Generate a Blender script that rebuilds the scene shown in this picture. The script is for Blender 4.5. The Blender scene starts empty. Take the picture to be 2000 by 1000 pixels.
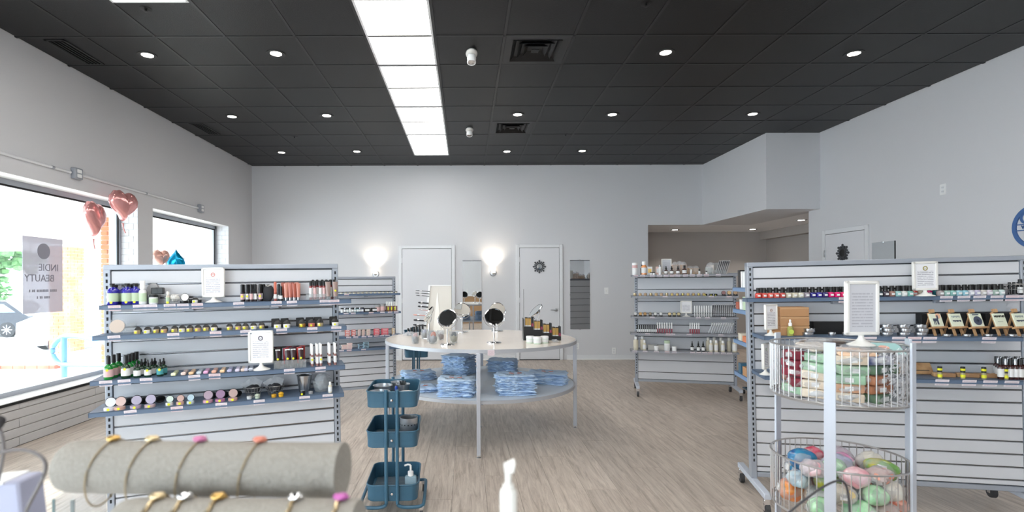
import bpy, bmesh, math, random
from mathutils import Matrix, Vector
random.seed(7)
PI = math.pi
col = bpy.context.scene.collection
sc = bpy.context.scene

# ------------------------------------------------------------------ camera
CAMH = 1.41; F = 1025.0; VX, VY = 910.0, 553.0; ROLL = 0.0035
cd = bpy.data.cameras.new('camera'); cam = bpy.data.objects.new('camera', cd); col.objects.link(cam)
cam.location = (0, 0, CAMH); cam.rotation_euler = (PI/2, ROLL, 0)
cd.sensor_width = 36; cd.lens = 36*F/2000; cd.shift_x = (1000-VX)/2000; cd.shift_y = (VY-500)/2000
cd.clip_start = 0.02; cd.clip_end = 300
cd.dof.use_dof = True; cd.dof.focus_distance = 4.2; cd.dof.aperture_fstop = 4.0
sc.camera = cam
# ------------------------------------------------------------------ world, sun, exposure
w = bpy.data.worlds.new('sky'); sc.world = w; w.use_nodes = True
w.node_tree.nodes['Background'].inputs[0].default_value = (0.84, 0.92, 1.0, 1)
w.node_tree.nodes['Background'].inputs[1].default_value = 6.0
pl = bpy.data.lights.new('window_portal', 'AREA'); pl.shape = 'RECTANGLE'; pl.size = 3.0; pl.size_y = 2.6; pl.cycles.is_portal = True
po = bpy.data.objects.new('window_portal', pl); col.objects.link(po); po.location = (-2.1, -3.66, 1.7); po.rotation_euler = (-PI/2, 0, PI)
sd = bpy.data.lights.new('sun', 'SUN'); sd.energy = 5.0; sd.angle = math.radians(1.5); sd.color = (1, .95, .88)
sun = bpy.data.objects.new('sun', sd); col.objects.link(sun)
sun.rotation_euler = Vector((1.0, .15, -0.46)).to_track_quat('-Z', 'Y').to_euler()
for (y0, y1) in ((-2.8, 6.28), (6.576, 8.678)):
    pl = bpy.data.lights.new('window_portal', 'AREA'); pl.shape = 'RECTANGLE'; pl.size = 1.96; pl.size_y = y1-y0
    pl.cycles.is_portal = True
    po = bpy.data.objects.new('window_portal', pl); col.objects.link(po)
    po.location = (-4.2, (y0+y1)/2, 1.38); po.rotation_euler = (0, -PI/2, 0)
sc.view_settings.view_transform = 'Standard'; sc.view_settings.look = 'None'
sc.view_settings.gamma = 1; sc.view_settings.use_curve_mapping = False
sc.view_settings.exposure = 0.8
PANEL_E = 4.2; CAN_E = 10.0; SPOT_W = 9

# ------------------------------------------------------------------ materials
def lin(c):
    r = []
    for v in c:
        v /= 255.0
        r.append(v/12.92 if v <= .04045 else ((v+.055)/1.055)**2.4)
    return r
MATS = {}
def mat(name, c=(200, 200, 200), rough=.5, metal=0.0, emit=0, alpha=None, bump=None, spec=.5, coat=0, trans=0, mottle=None, sss=0):
    if name in MATS: return name
    m = bpy.data.materials.new(name); m.use_nodes = True; nt = m.node_tree; b = nt.nodes['Principled BSDF']
    L = lin(c)+[1]
    b.inputs['Base Color'].default_value = L; b.inputs['Roughness'].default_value = rough
    b.inputs['Metallic'].default_value = metal; b.inputs['Specular IOR Level'].default_value = spec
    if coat: b.inputs['Coat Weight'].default_value = coat
    if trans: b.inputs['Transmission Weight'].default_value = trans
    if emit:
        b.inputs['Emission Color'].default_value = L; b.inputs['Emission Strength'].default_value = emit
    if mottle or bump:
        tc = nt.nodes.new('ShaderNodeTexCoord'); nz = nt.nodes.new('ShaderNodeTexNoise')
        nz.inputs['Scale'].default_value = (mottle or bump)[0]; nz.inputs['Detail'].default_value = 4
        nt.links.new(tc.outputs['Object'], nz.inputs['Vector'])
        if mottle:
            r = nt.nodes.new('ShaderNodeMix'); r.data_type = 'RGBA'
            r.inputs['A'].default_value = L; r.inputs['B'].default_value = lin(mottle[1])+[1]
            mr = nt.nodes.new('ShaderNodeMapRange'); mr.inputs[1].default_value = .4; mr.inputs[2].default_value = .6
            nt.links.new(nz.outputs['Fac'], mr.inputs[0]); nt.links.new(mr.outputs[0], r.inputs['Factor'])
            nt.links.new(r.outputs['Result'], b.inputs['Base Color'])
        if bump:
            bp = nt.nodes.new('ShaderNodeBump'); bp.inputs['Strength'].default_value = bump[1]; bp.inputs['Distance'].default_value = .01
            nt.links.new(nz.outputs['Fac'], bp.inputs['Height']); nt.links.new(bp.outputs[0], b.inputs['Normal'])
    if alpha is not None:   # thin clear plastic / glass: mostly see-through with a glossy skin
        tr = nt.nodes.new('ShaderNodeBsdfTransparent'); mx = nt.nodes.new('ShaderNodeMixShader')
        tr.inputs[0].default_value = [1-(1-x)*.35 for x in L[:3]]+[1]
        mx.inputs[0].default_value = alpha
        nt.links.new(tr.outputs[0], mx.inputs[1]); nt.links.new(b.outputs[0], mx.inputs[2])
        nt.links.new(mx.outputs[0], nt.nodes['Material Output'].inputs[0])
    MATS[name] = m
    return name
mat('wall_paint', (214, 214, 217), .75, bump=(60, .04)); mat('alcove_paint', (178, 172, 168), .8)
mat('soffit_white', (240, 240, 242), .8)
mat('tile_black', (14, 14, 16), .42, spec=.32, bump=(150, .25)); mat('grid_black', (25, 25, 27), .45)
mat('black', (18, 18, 20), .35); mat('matte_black', (14, 14, 16), .7); mat('dark_gap', (70, 72, 76), .6)
mat('trim_white', (226, 227, 230), .45); mat('door_white', (222, 222, 226), .45)
mat('white', (238, 238, 238), .4); mat('white_plastic', (228, 226, 222), .35); mat('warm_white', (236, 232, 225), .4)
mat('steel', (190, 192, 196), .3, .85); mat('chrome', (225, 225, 228), .08, 1); mat('alu', (168, 172, 180), .4, .6)
mat('rack_grey', (163, 168, 178), .45, .25); mat('rack_light', (196, 202, 214), .45, .15)
mat('slat_grey', (206, 207, 212), .5); mat('slat_cool', (196, 203, 216), .55)
mat('slat_metal', (130, 130, 134), .25, .9)
mat('shelf_blue', (88, 106, 130), .45); mat('shelf_grey', (150, 152, 160), .45); mat('shelf_pale', (112, 140, 176), .45)
mat('teal', (54, 96, 120), .4); mat('rubber', (60, 60, 62), .6)
mat('mirror', (225, 230, 232), .02, 1); mat('glass', (235, 245, 245), .03, alpha=.07)
mat('acrylic', (225, 228, 230), .08, alpha=.16); mat('plastic_bag', (220, 222, 226), .2, alpha=.34, bump=(30, 1)); mat('cello', (235, 235, 238), .12, alpha=.24, bump=(18, 1)); mat('crinkle_wrap', (228, 230, 234), .15, alpha=.5, bump=(45, 1.2))
mat('table_top', (232, 222, 212), .22, coat=.2); mat('table_edge', (182, 184, 190), .4, .3); mat('table_leg', (190, 193, 202), .4, .3); mat('shelf_white', (205, 214, 224), .4)
mat('sconce_glow', (255, 240, 220), .5, emit=3); mat('panel_glow', (255, 253, 248), .5, emit=PANEL_E); mat('can_glow', (255, 246, 235), .5, emit=CAN_E)
mat('kraft', (176, 132, 92), .7); mat('wood', (190, 150, 108), .6, mottle=(14, (160, 120, 84))); mat('tan', (190, 150, 110), .6)
mat('linen', (152, 147, 140), .9, mottle=(260, (144, 139, 132)), bump=(400, .3)); mat('gold', (196, 160, 96), .3, .9); mat('pale_gold', (206, 186, 148), .3, .7); mat('chain_gold', (158, 142, 116), .35, .4); mat('bangle_gold', (190, 170, 136), .25, .8)
mat('foil_pink', (226, 160, 158), .16, .55, bump=(9, .5)); mat('foil_blue', (0, 150, 196), .16, .6, bump=(9, .5)); mat('foil_peach', (228, 176, 160), .2, .4, bump=(9, .5))
mat('bottle_blue', (46, 40, 150), .1, coat=.5); mat('bottle_green', (16, 128, 42), .08, coat=.6); mat('bottle_dgreen', (18, 52, 30), .12, coat=.4)
mat('amber', (60, 26, 22), .12, coat=.4); mat('orange_liquid', (226, 150, 90), .15, coat=.3); mat('cream_liquid', (214, 206, 186), .3)
mat('label_green', (188, 206, 178), .6); mat('label_pink', (214, 176, 176), .6); mat('label_white', (226, 226, 226), .6); mat('label_teal', (70, 150, 158), .6)
mat('yellow_dot', (222, 220, 40), .5); mat('card', (224, 216, 220), .65); mat('card_pink', (226, 205, 208), .65)
mat('shirt', (204, 226, 250), .95, mottle=(22, (188, 214, 246)), bump=(26, .3)); mat('shirt_light', (214, 232, 252), .95, mottle=(22, (198, 222, 248)), bump=(26, .3))
mat('shirt_fold', (116, 152, 198), .95, bump=(40, .8)); mat('print_orange', (226, 110, 62), .8); mat('print_dark', (60, 68, 84), .8)
mat('rail_blue', (104, 160, 200), .4); mat('asphalt', (205, 205, 208), .9); mat('concrete', (214, 212, 208), .9)
mat('brick_orange', (196, 112, 74), .85, mottle=(3, (214, 140, 104))); mat('brick_red', (160, 84, 68), .85, mottle=(3, (184, 116, 96))); mat('mortar', (204, 190, 180), .9)
mat('brick_white', (226, 228, 232), .7, bump=(40, .3)); mat('board_paint', (192, 190, 190), .7, bump=(40, .2)); mat('siding', (240, 240, 238), .7)
mat('car_dark', (26, 32, 44), .2, .3, coat=.6); mat('car_white', (240, 240, 242), .2, coat=.6); mat('car_glass', (110, 130, 145), .1, coat=.4); mat('tyre', (34, 34, 38), .7)
mat('leaf', (60, 104, 58), .8, mottle=(2, (100, 140, 86))); mat('bark', (96, 80, 66), .9)
mat('sign_blue', (66, 104, 160), .5); mat('sign_film', (214, 214, 226), .7, alpha=.80); mat('sign_ink', (146, 146, 158), .7)
mat('tin', (176, 178, 182), .22, .9); mat('wire_steel', (184, 182, 182), .3, .8); mat('grey_pot', (150, 150, 152), .5)
mat('dark_fabric', (48, 48, 52), .8); mat('cable', (52, 50, 54), .5); mat('cable_grey', (110, 104, 104), .5); mat('lavender_box', (168, 170, 192), .6)
mat('blue_cap', (20, 60, 160), .3); mat('gel', (186, 214, 228), .1, alpha=.4)
def cm(c, rough=.4, metal=0, coat=0, mottle=None, bump=None):      # a plain material named by its colour
    n = 'tone_%02x%02x%02x_%d%d' % (*[int(v) for v in c], int(rough*10), int(metal*10))
    if mottle: n += '_m%02x%02x%02x' % tuple(mottle[1])
    return mat(n, c, rough, metal, coat=coat, mottle=mottle, bump=bump)

def print_mat(name, base, ink, rows, top=0.0):    # paper with rows of small faint print, by the sheet's own coordinates
    m = bpy.data.materials.new(name); m.use_nodes = True; nt = m.node_tree; b = nt.nodes['Principled BSDF']; b.inputs['Roughness'].default_value = .6
    N = nt.nodes.new; tc = N('ShaderNodeTexCoord'); sx = N('ShaderNodeSeparateXYZ'); nt.links.new(tc.outputs['Generated'], sx.inputs[0])
    def mth(op, a, bb=None):
        n = N('ShaderNodeMath'); n.operation = op
        for i, v in enumerate((a, bb)):
            if v is None: continue
            if isinstance(v, (int, float)): n.inputs[i].default_value = v
            else: nt.links.new(v, n.inputs[i])
        return n.outputs[0]
    z = sx.outputs[2]; x = sx.outputs[0]
    row = mth('GREATER_THAN', mth('FRACT', mth('MULTIPLY', z, rows)), .55)
    inx = mth('LESS_THAN', mth('ABSOLUTE', mth('SUBTRACT', x, .5)), .40)
    inz = mth('MULTIPLY', mth('GREATER_THAN', z, .10), mth('LESS_THAN', z, 0.92-top))
    cb = N('ShaderNodeCombineXYZ'); nt.links.new(mth('MULTIPLY', x, 14), cb.inputs[0]); nt.links.new(mth('FLOOR', mth('MULTIPLY', z, rows)), cb.inputs[2])
    nz = N('ShaderNodeTexNoise'); nz.inputs['Scale'].default_value = 1.7; nt.links.new(cb.outputs[0], nz.inputs['Vector'])
    wd = mth('GREATER_THAN', nz.outputs['Fac'], .42)
    f = mth('MULTIPLY', mth('MULTIPLY', row, inx), mth('MULTIPLY', inz, wd))
    mx = N('ShaderNodeMix'); mx.data_type = 'RGBA'; mx.inputs['A'].default_value = lin(base)+[1]; mx.inputs['B'].default_value = lin(ink)+[1]
    nt.links.new(f, mx.inputs['Factor']); nt.links.new(mx.outputs['Result'], b.inputs['Base Color'])
    MATS[name] = m
    return name
print_mat('paper_print', (232, 232, 236), (170, 170, 180), 14, .22)
print_mat('paper_grey', (198, 198, 204), (170, 170, 178), 16, .1)
print_mat('card_print', (226, 218, 224), (190, 176, 186), 5)
print_mat('card_print_pink', (228, 210, 214), (196, 172, 180), 5)

def floor_mat():
    m = bpy.data.materials.new('grey_oak_plank'); m.use_nodes = True; nt = m.node_tree; b = nt.nodes['Principled BSDF']; b.inputs['Roughness'].default_value = .38
    N = nt.nodes.new; g = N('ShaderNodeNewGeometry'); mp = N('ShaderNodeMapping'); mp.inputs['Scale'].default_value = (20, 1.6, 1)
    oi = N('ShaderNodeObjectInfo'); ad = N('ShaderNodeVectorMath'); ad.operation = 'ADD'
    sc_ = N('ShaderNodeVectorMath'); sc_.operation = 'SCALE'; sc_.inputs['Scale'].default_value = 37
    cbx = N('ShaderNodeCombineXYZ'); nt.links.new(oi.outputs['Random'], cbx.inputs[0]); nt.links.new(oi.outputs['Random'], cbx.inputs[1])
    nt.links.new(cbx.outputs[0], sc_.inputs[0]); nt.links.new(g.outputs['Position'], ad.inputs[0]); nt.links.new(sc_.outputs[0], ad.inputs[1])
    nt.links.new(ad.outputs[0], mp.inputs['Vector'])
    nz = N('ShaderNodeTexNoise'); nz.inputs['Scale'].default_value = 1.6; nz.inputs['Detail'].default_value = 8; nz.inputs['Roughness'].default_value = .72; nz.inputs['Distortion'].default_value = .7
    nt.links.new(mp.outputs[0], nz.inputs['Vector'])
    cr = N('ShaderNodeValToRGB'); e = cr.color_ramp.elements
    e[0].position = .36; e[0].color = lin((158, 145, 134))+[1]; e[1].position = .66; e[1].color = lin((206, 194, 182))+[1]
    k = cr.color_ramp.elements.new(.48); k.color = lin((184, 171, 160))+[1]
    nt.links.new(nz.outputs['Fac'], cr.inputs[0])
    hs = N('ShaderNodeHueSaturation'); mr = N('ShaderNodeMapRange'); mr.inputs[3].default_value = .93; mr.inputs[4].default_value = 1.06
    nt.links.new(oi.outputs['Random'], mr.inputs[0]); nt.links.new(mr.outputs[0], hs.inputs['Value']); nt.links.new(cr.outputs[0], hs.inputs['Color'])
    nt.links.new(hs.outputs[0], b.inputs['Base Color'])
    bp = N('ShaderNodeBump'); bp.inputs['Strength'].default_value = .12; bp.inputs['Distance'].default_value = .004
    nt.links.new(nz.outputs['Fac'], bp.inputs['Height']); nt.links.new(bp.outputs[0], b.inputs['Normal'])
    MATS['floor'] = m
floor_mat()

# ------------------------------------------------------------------ mesh builder
class MB:
    def __init__(s): s.v = []; s.f = []; s.fm = []; s.m = []; s.T = Matrix.Identity(4)
    def mi(s, m):
        if m not in s.m: s.m.append(m)
        return s.m.index(m)
    def add(s, vs, fs, m, T=None):
        k = len(s.v); i = s.mi(m); TT = s.T @ T if T is not None else s.T
        s.v += [tuple(TT @ Vector(p)) for p in vs]
        s.f += [tuple(k+q for q in f) for f in fs]; s.fm += [i]*len(fs)
        return s
    def box(s, x0, x1, y0, y1, z0, z1, m, b=0, T=None, seg=1):
        if b > 0:
            bm = bmesh.new(); bmesh.ops.create_cube(bm, size=1)
            for v in bm.verts: v.co = ((x0+x1)/2+v.co.x*(x1-x0), (y0+y1)/2+v.co.y*(y1-y0), (z0+z1)/2+v.co.z*(z1-z0))
            bmesh.ops.bevel(bm, geom=bm.edges[:], offset=b, segments=seg, affect='EDGES', profile=.5)
            bm.verts.ensure_lookup_table()
            vs = [v.co.copy() for v in bm.verts]; fs = [[v.index for v in f.verts] for f in bm.faces]; bm.free()
            return s.add(vs, fs, m, T)
        vs = [(x, y, z) for z in (z0, z1) for y in (y0, y1) for x in (x0, x1)]
        return s.add(vs, [(0, 2, 3, 1), (4, 5, 7, 6), (0, 1, 5, 4), (2, 6, 7, 3), (0, 4, 6, 2), (1, 3, 7, 5)], m, T)
    def cbox(s, c, d, m, b=0, T=None, seg=1):
        return s.box(c[0]-d[0]/2, c[0]+d[0]/2, c[1]-d[1]/2, c[1]+d[1]/2, c[2]-d[2]/2, c[2]+d[2]/2, m, b, T, seg)
    def lathe(s, prof, m, n=16, T=None):
        vs = []; fs = []; k = len(prof)
        for r, z in prof:
            for i in range(n):
                a = 2*PI*i/n; vs.append((r*math.cos(a), r*math.sin(a), z))
        for j in range(k-1):
            for i in range(n):
                a = j*n+i; b = j*n+(i+1) % n; fs.append((a, b, b+n, a+n))
        if prof[0][0] > 1e-5: fs.append(tuple(range(n))[::-1])
        if prof[-1][0] > 1e-5: fs.append(tuple(range((k-1)*n, k*n)))
        return s.add(vs, fs, m, T)
    def open_lathe(s, prof, m, n=24, T=None):   # no end caps (bowls, tubs: profile goes out, up and back in)
        vs = []; fs = []; k = len(prof)
        for r, z in prof:
            for i in range(n):
                a = 2*PI*i/n; vs.append((r*math.cos(a), r*math.sin(a), z))
        for j in range(k-1):
            for i in range(n):
                a = j*n+i; b = j*n+(i+1) % n; fs.append((a, b, b+n, a+n))
        return s.add(vs, fs, m, T)
    def tube(s, pts, r, m, n=8, closed=False, T=None):
        pts = [Vector(p) for p in pts]; k = len(pts); vs = []; fs = []
        up0 = Vector((0, 0, 1))
        for i, p in enumerate(pts):
            a = pts[(i-1) % k] if (i > 0 or closed) else p; b = pts[(i+1) % k] if (i < k-1 or closed) else p
            t = (b-a).normalized(); ref = up0 if abs(t.z) < .95 else Vector((0, 1, 0))
            u = t.cross(ref).normalized(); v = u.cross(t)
            rr = r[i] if isinstance(r, (list, tuple)) else r
            for j in range(n):
                q = 2*PI*j/n; vs.append(p+u*(rr*math.cos(q))+v*(rr*math.sin(q)))
        for i in range(k if closed else k-1):
            for j in range(n):
                a = i*n+j; b = i*n+(j+1) % n; c = ((i+1) % k)*n; fs.append((a, b, c+(j+1) % n, c+j))
        if not closed: fs.append(tuple(range(n))[::-1]); fs.append(tuple(range((k-1)*n, k*n)))
        return s.add(vs, fs, m, T)
    def prism(s, poly, y0, y1, m, T=None):     # polygon in XZ extruded along Y
        k = len(poly); vs = [(x, y0, z) for x, z in poly]+[(x, y1, z) for x, z in poly]
        fs = [tuple(range(k)), tuple(range(k, 2*k))[::-1]]+[(i, i+k, (i+1) % k+k, (i+1) % k) for i in range(k)]
        return s.add(vs, fs, m, T)
    def blob(s, c, r, m, seed=0, amp=.18, n=10, T=None):
        rnd = random.Random(seed); vs = []; fs = []; k = n
        ph = [rnd.uniform(0, 6) for _ in range(6)]
        for j in range(k+1):
            th = PI*j/k
            for i in range(2*n):
                a = PI*i/n
                q = 1+amp*(math.sin(3*a+ph[0])*math.sin(2*th+ph[1])+.6*math.sin(5*a+ph[2])*math.sin(3*th+ph[3]))*math.sin(th)
                vs.append((c[0]+r[0]*q*math.sin(th)*math.cos(a), c[1]+r[1]*q*math.sin(th)*math.sin(a), c[2]+r[2]*q*math.cos(th)))
        for j in range(k):
            for i in range(2*n):
                a = j*2*n+i; b = j*2*n+(i+1) % (2*n); fs.append((a+2*n, b+2*n, b, a))
        return s.add(vs, fs, m, T)
    def mesh(s, name, smooth=True):
        me = bpy.data.meshes.new(name); me.from_pydata(s.v, [], s.f)
        for m in s.m: me.materials.append(MATS[m])
        me.polygons.foreach_set('material_index', s.fm)
        bm = bmesh.new(); bm.from_mesh(me); bmesh.ops.recalc_face_normals(bm, faces=bm.faces[:]); bm.to_mesh(me); bm.free()
        if smooth:
            me.polygons.foreach_set('use_smooth', [True]*len(me.polygons))
            me.set_sharp_from_angle(angle=math.radians(40))
        me.update(); return me
def Tm(x=0, y=0, z=0, rz=0, rx=0, ry=0, s=1):
    return Matrix.Translation((x, y, z)) @ Matrix.Rotation(rz, 4, 'Z') @ Matrix.Rotation(ry, 4, 'Y') @ Matrix.Rotation(rx, 4, 'X') @ Matrix.Scale(s, 4)
def tag(o, label, cat, group=None, kind=None):
    if label: o['label'] = label
    if cat: o['category'] = cat
    if group: o['group'] = group
    if kind: o['kind'] = kind
    return o
def ob(name, me, parent=None, M=None, label=None, kind=None):
    if isinstance(me, MB): me = me.mesh(name)
    o = bpy.data.objects.new(name, me); col.objects.link(o)
    if parent is not None: o.parent = parent
    if M is not None: o.matrix_local = M
    if label: o['label'] = label
    if kind: o['kind'] = kind
    return o
def thing(name, label, cat, parts, M, group=None):
    """parts: list of (part name, mesh, [sub-parts]); one part makes a single-mesh thing"""
    if len(parts) == 1 and not (len(parts[0]) > 2 and parts[0][2]):
        o = ob(name, parts[0][1])
    else:
        o = bpy.data.objects.new(name, None); o.empty_display_size = .05; col.objects.link(o)
        for p in parts:
            q = ob(p[0], p[1], o)
            if len(p) > 2:
                for sp in p[2]: ob(sp[0], sp[1], q)
    o.matrix_world = M
    return tag(o, label, cat, group)
CACHE = {}
def cached(fn):
    def g(*a):
        k = (fn.__name__,)+a
        if k not in CACHE: CACHE[k] = fn(*a)
        return CACHE[k]
    return g
def struct(name, mb, parent=None, M=None):
    return ob(name, mb, parent, M, kind='structure' if parent is None else None)
ORD = ['first', 'second', 'third', 'fourth', 'fifth', 'sixth', 'seventh', 'eighth', 'ninth', 'tenth', 'eleventh', 'twelfth', 'thirteenth', 'fourteenth', 'fifteenth', 'sixteenth', 'seventeenth', 'eighteenth', 'nineteenth', 'twentieth']
def nth(i):
    if i < 20: return ORD[i]
    t = (i+1)//10; u = (i+1) % 10
    tens = {2: 'twenty', 3: 'thirty', 4: 'forty', 5: 'fifty'}[t]
    return ('%s-%s' % (tens, ORD[u-1])) if u else {'twenty': 'twentieth', 'thirty': 'thirtieth', 'forty': 'fortieth', 'fifty': 'fiftieth'}[tens]
def P(px, py, z):      # a point at depth z seen at a pixel of the photograph (used to survey the room)
    dx = px-VX; dy = VY-py; c, s_ = math.cos(ROLL), math.sin(ROLL)
    return Vector(((dx*c+dy*s_)/F*z, z, CAMH+(-dx*s_+dy*c)/F*z))
def Pz(px, py, h):     # the point at height h
    d = P(px, py, 1.0)-Vector((0, 0, CAMH)); t = (h-CAMH)/d.z
    return Vector((0, 0, CAMH))+d*t
def text_mesh(s, size, m, ext=.0008, align='CENTER'):
    cu = bpy.data.curves.new('lettering', 'FONT'); cu.body = s; cu.size = size; cu.extrude = ext; cu.align_x = align; cu.align_y = 'CENTER'; cu.resolution_u = 3
    o = bpy.data.objects.new('lettering', cu); col.objects.link(o); bpy.context.view_layer.update()
    me = bpy.data.meshes.new_from_object(o.evaluated_get(bpy.context.evaluated_depsgraph_get()))
    bpy.data.objects.remove(o); bpy.data.curves.remove(cu); me.materials.clear(); me.materials.append(MATS[m]); return me

# ================================================================== ROOM SHELL
XL, XR, YB, YF, H = -3.92, 5.13, 9.625, -3.5, 3.565
XG = -4.15
# floor: planks running towards the back wall
fl = struct('floor', MB().box(XL-.3, 6.5, YF, 11.2, -.06, -.006, 'dark_gap'))
PWD, PLN = .225, 1.8
plank = MB().box(-PWD/2+.0008, PWD/2-.0008, -PLN/2+.0008, PLN/2-.0008, -.006, 0, 'floor').mesh('plank', False)
n = 0; x = XL+PWD/2; c = 0; rest = MB()
while x < 6.45:
    y = 2.75+((c*.617) % 1)*PLN-PLN
    yy = y
    while yy-PLN/2 < (YB+.02 if x < 3.3 else 11.2):
        inside = yy+PLN/2 > 2.9 and (yy-PLN/2 < YB) and x < XR+.1 and n < 300
        if inside:
            ob('plank', plank, fl, Tm(x, yy, 0)); n += 1
        elif yy-PLN/2 >= YF or True:
            rest.box(x-PWD/2, x+PWD/2-.001, max(yy-PLN/2, YF), yy+PLN/2-.001, -.006, 0, 'floor')
        yy += PLN
    yy = y-PLN
    while yy+PLN/2 > YF:
        rest.box(x-PWD/2, x+PWD/2-.001, max(yy-PLN/2, YF), yy+PLN/2-.001, -.006, 0, 'floor'); yy -= PLN
    x += PWD; c += 1
ob('planks', rest, fl, kind='stuff')
# walls
sill = .40; wtop = 2.366
wl = MB()
W1a, W1b, W2a, W2b = -2.8, 6.28, 6.576, 8.678
wl.box(XG-.12, XL, YF, W1a, 0, H+.09, 'wall_paint').box(XG-.12, XL, W2b, YB+.15, 0, H+.09, 'wall_paint')
wl.box(XG-.12, XL, W1a, W2b, wtop, H+.09, 'wall_paint').box(XG-.12, XL, W1b, W2a, sill, wtop, 'wall_paint')
wl.box(XG-.12, XL-.015, W1a, W2b, 0, sill-.01, 'mortar')
wall_left = struct('wall_left', wl)
rnd = random.Random(3)
for i in range(5):
    z0 = i*.08; y = W1a-(i % 2)*.9
    while y < W2b:
        y2 = min(y+1.85, W2b)
        ob('board', MB().box(XL-.016, XL+rnd.uniform(0, .002), max(y, W1a)+.002, y2-.002, z0+.003, z0+.077, 'board_paint', .003), wall_left); y = y2
def jamb_bricks(y, sgn):
    bk = {}
    for i in range(26):
        z0 = sill+.005+i*.0755
        if z0 > wtop-.02: break
        z1 = min(z0+.070, wtop)
        cuts = ((XG+.03, -4.03), (-4.025, XL)) if i % 2 else ((XG+.03, -3.975), (-3.97, XL))
        for a, b in cuts:
            ob('brick', MB().box(a, b, y-.006 if sgn < 0 else y, y if sgn < 0 else y+.006, z0, z1, 'brick_white', .002), wall_left)
jamb_bricks(W1b, -1); jamb_bricks(W2b, -1)
struct('lintel_bounce_white', MB().box(XG+.03, XL+.001, W1a, W1b, wtop-.004, wtop, 'white').box(XG+.03, XL+.001, W2a, W2b, wtop-.004, wtop, 'white'))  # white strips paint the ground's bounced light onto the lintel undersides
struct('trim_1', MB().box(XG-.02, XL+.004, W1a, W1b, sill-.012, sill, 'white').box(XL-.02, XL+.010, W1a, W1b, sill-.030, sill-.008, 'matte_black'))
struct('trim_2', MB().box(XG-.02, XL+.004, W2a, W2b, sill-.012, sill, 'white').box(XL-.02, XL+.010, W2a, W2b, sill-.030, sill-.008, 'matte_black'))
for i, (a, b) in enumerate(((W1a, W1b), (W2a, W2b))):
    wn = struct('window_%d' % (i+1), MB().box(XG-.025, XG+.03, a, b, wtop-.055, wtop, 'alu').box(XG-.025, XG+.03, a, b, sill, sill+.045, 'alu')
                .box(XG-.025, XG+.03, a, a+.05, sill, wtop, 'alu').box(XG-.025, XG+.03, b-.05, b, sill, wtop, 'alu'))
    ob('pane', MB().box(XG-.005, XG+.005, a+.05, b-.05, sill+.045, wtop-.055, 'glass'), wn)
    ob('gasket', MB().box(XG+.012, XG+.032, a+.05, b-.05, wtop-.072, wtop-.055, 'matte_black').box(XG+.012, XG+.032, b-.062, b-.05, sill+.045, wtop-.055, 'matte_black'), wn)
XO = 3.343; ZA = 2.465    # alcove opening
wb = MB().box(XL-.3, XO, YB, YB+.12, 0, H+.09, 'wall_paint').box(XO, 4.347, YB, YB+.12, ZA, H+.09, 'wall_paint')
struct('wall_back', wb)
YRE = 7.85
struct('wall_right', MB().box(XR, XR+.12, YF, YRE, 0, H+.09, 'wall_paint').box(XR, XR+.12, YRE, YB+.1, ZA, H+.09, 'wall_paint'))
struct('wall_front', MB().box(XL-.3, -3.6, YF-.12, YF, 0, H+.09, 'wall_paint').box(-.6, XR+.12, YF-.12, YF, 0, H+.09, 'wall_paint').box(-3.6, -.6, YF-.12, YF, 0, .4, 'wall_paint').box(-3.6, -.6, YF-.12, YF, 3.0, H+.09, 'wall_paint'))
w3 = struct('window_3', MB().box(-3.6, -3.55, YF-.1, YF-.04, .4, 3.0, 'alu').box(-.65, -.6, YF-.1, YF-.04, .4, 3.0, 'alu').box(-3.6, -.6, YF-.1, YF-.04, .4, .45, 'alu').box(-3.6, -.6, YF-.1, YF-.04, 2.95, 3.0, 'alu'))  # unseen glazing added behind the viewer so sky light reaches the displays
ob('pane', MB().box(-3.55, -.65, YF-.075, YF-.065, .45, 2.95, 'glass'), w3)
struct('wall_soffit', MB().box(4.347, XR, 7.59, YB+.1, ZA, H+.09, 'wall_paint'))
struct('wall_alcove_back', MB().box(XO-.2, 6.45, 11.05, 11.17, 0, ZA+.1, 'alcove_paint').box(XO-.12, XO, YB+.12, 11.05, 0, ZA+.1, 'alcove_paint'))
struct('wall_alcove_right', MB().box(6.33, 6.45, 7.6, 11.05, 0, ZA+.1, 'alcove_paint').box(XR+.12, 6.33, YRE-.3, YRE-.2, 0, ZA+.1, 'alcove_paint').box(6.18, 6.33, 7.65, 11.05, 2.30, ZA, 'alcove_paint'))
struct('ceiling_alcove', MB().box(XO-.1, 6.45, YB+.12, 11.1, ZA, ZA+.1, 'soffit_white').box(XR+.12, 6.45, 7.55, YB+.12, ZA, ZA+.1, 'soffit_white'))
for nm, a, b in (('back', -3.92, -1.22), ('back', -.15, .90), ('back', 1.85, XO)):
    struct('baseboard_back' if nm == 'back' else nm, MB().box(a, b, YB-.014, YB, 0, .085, 'trim_white').box(a, b, YB-.02, YB, 0, .018, 'white'))
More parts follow.
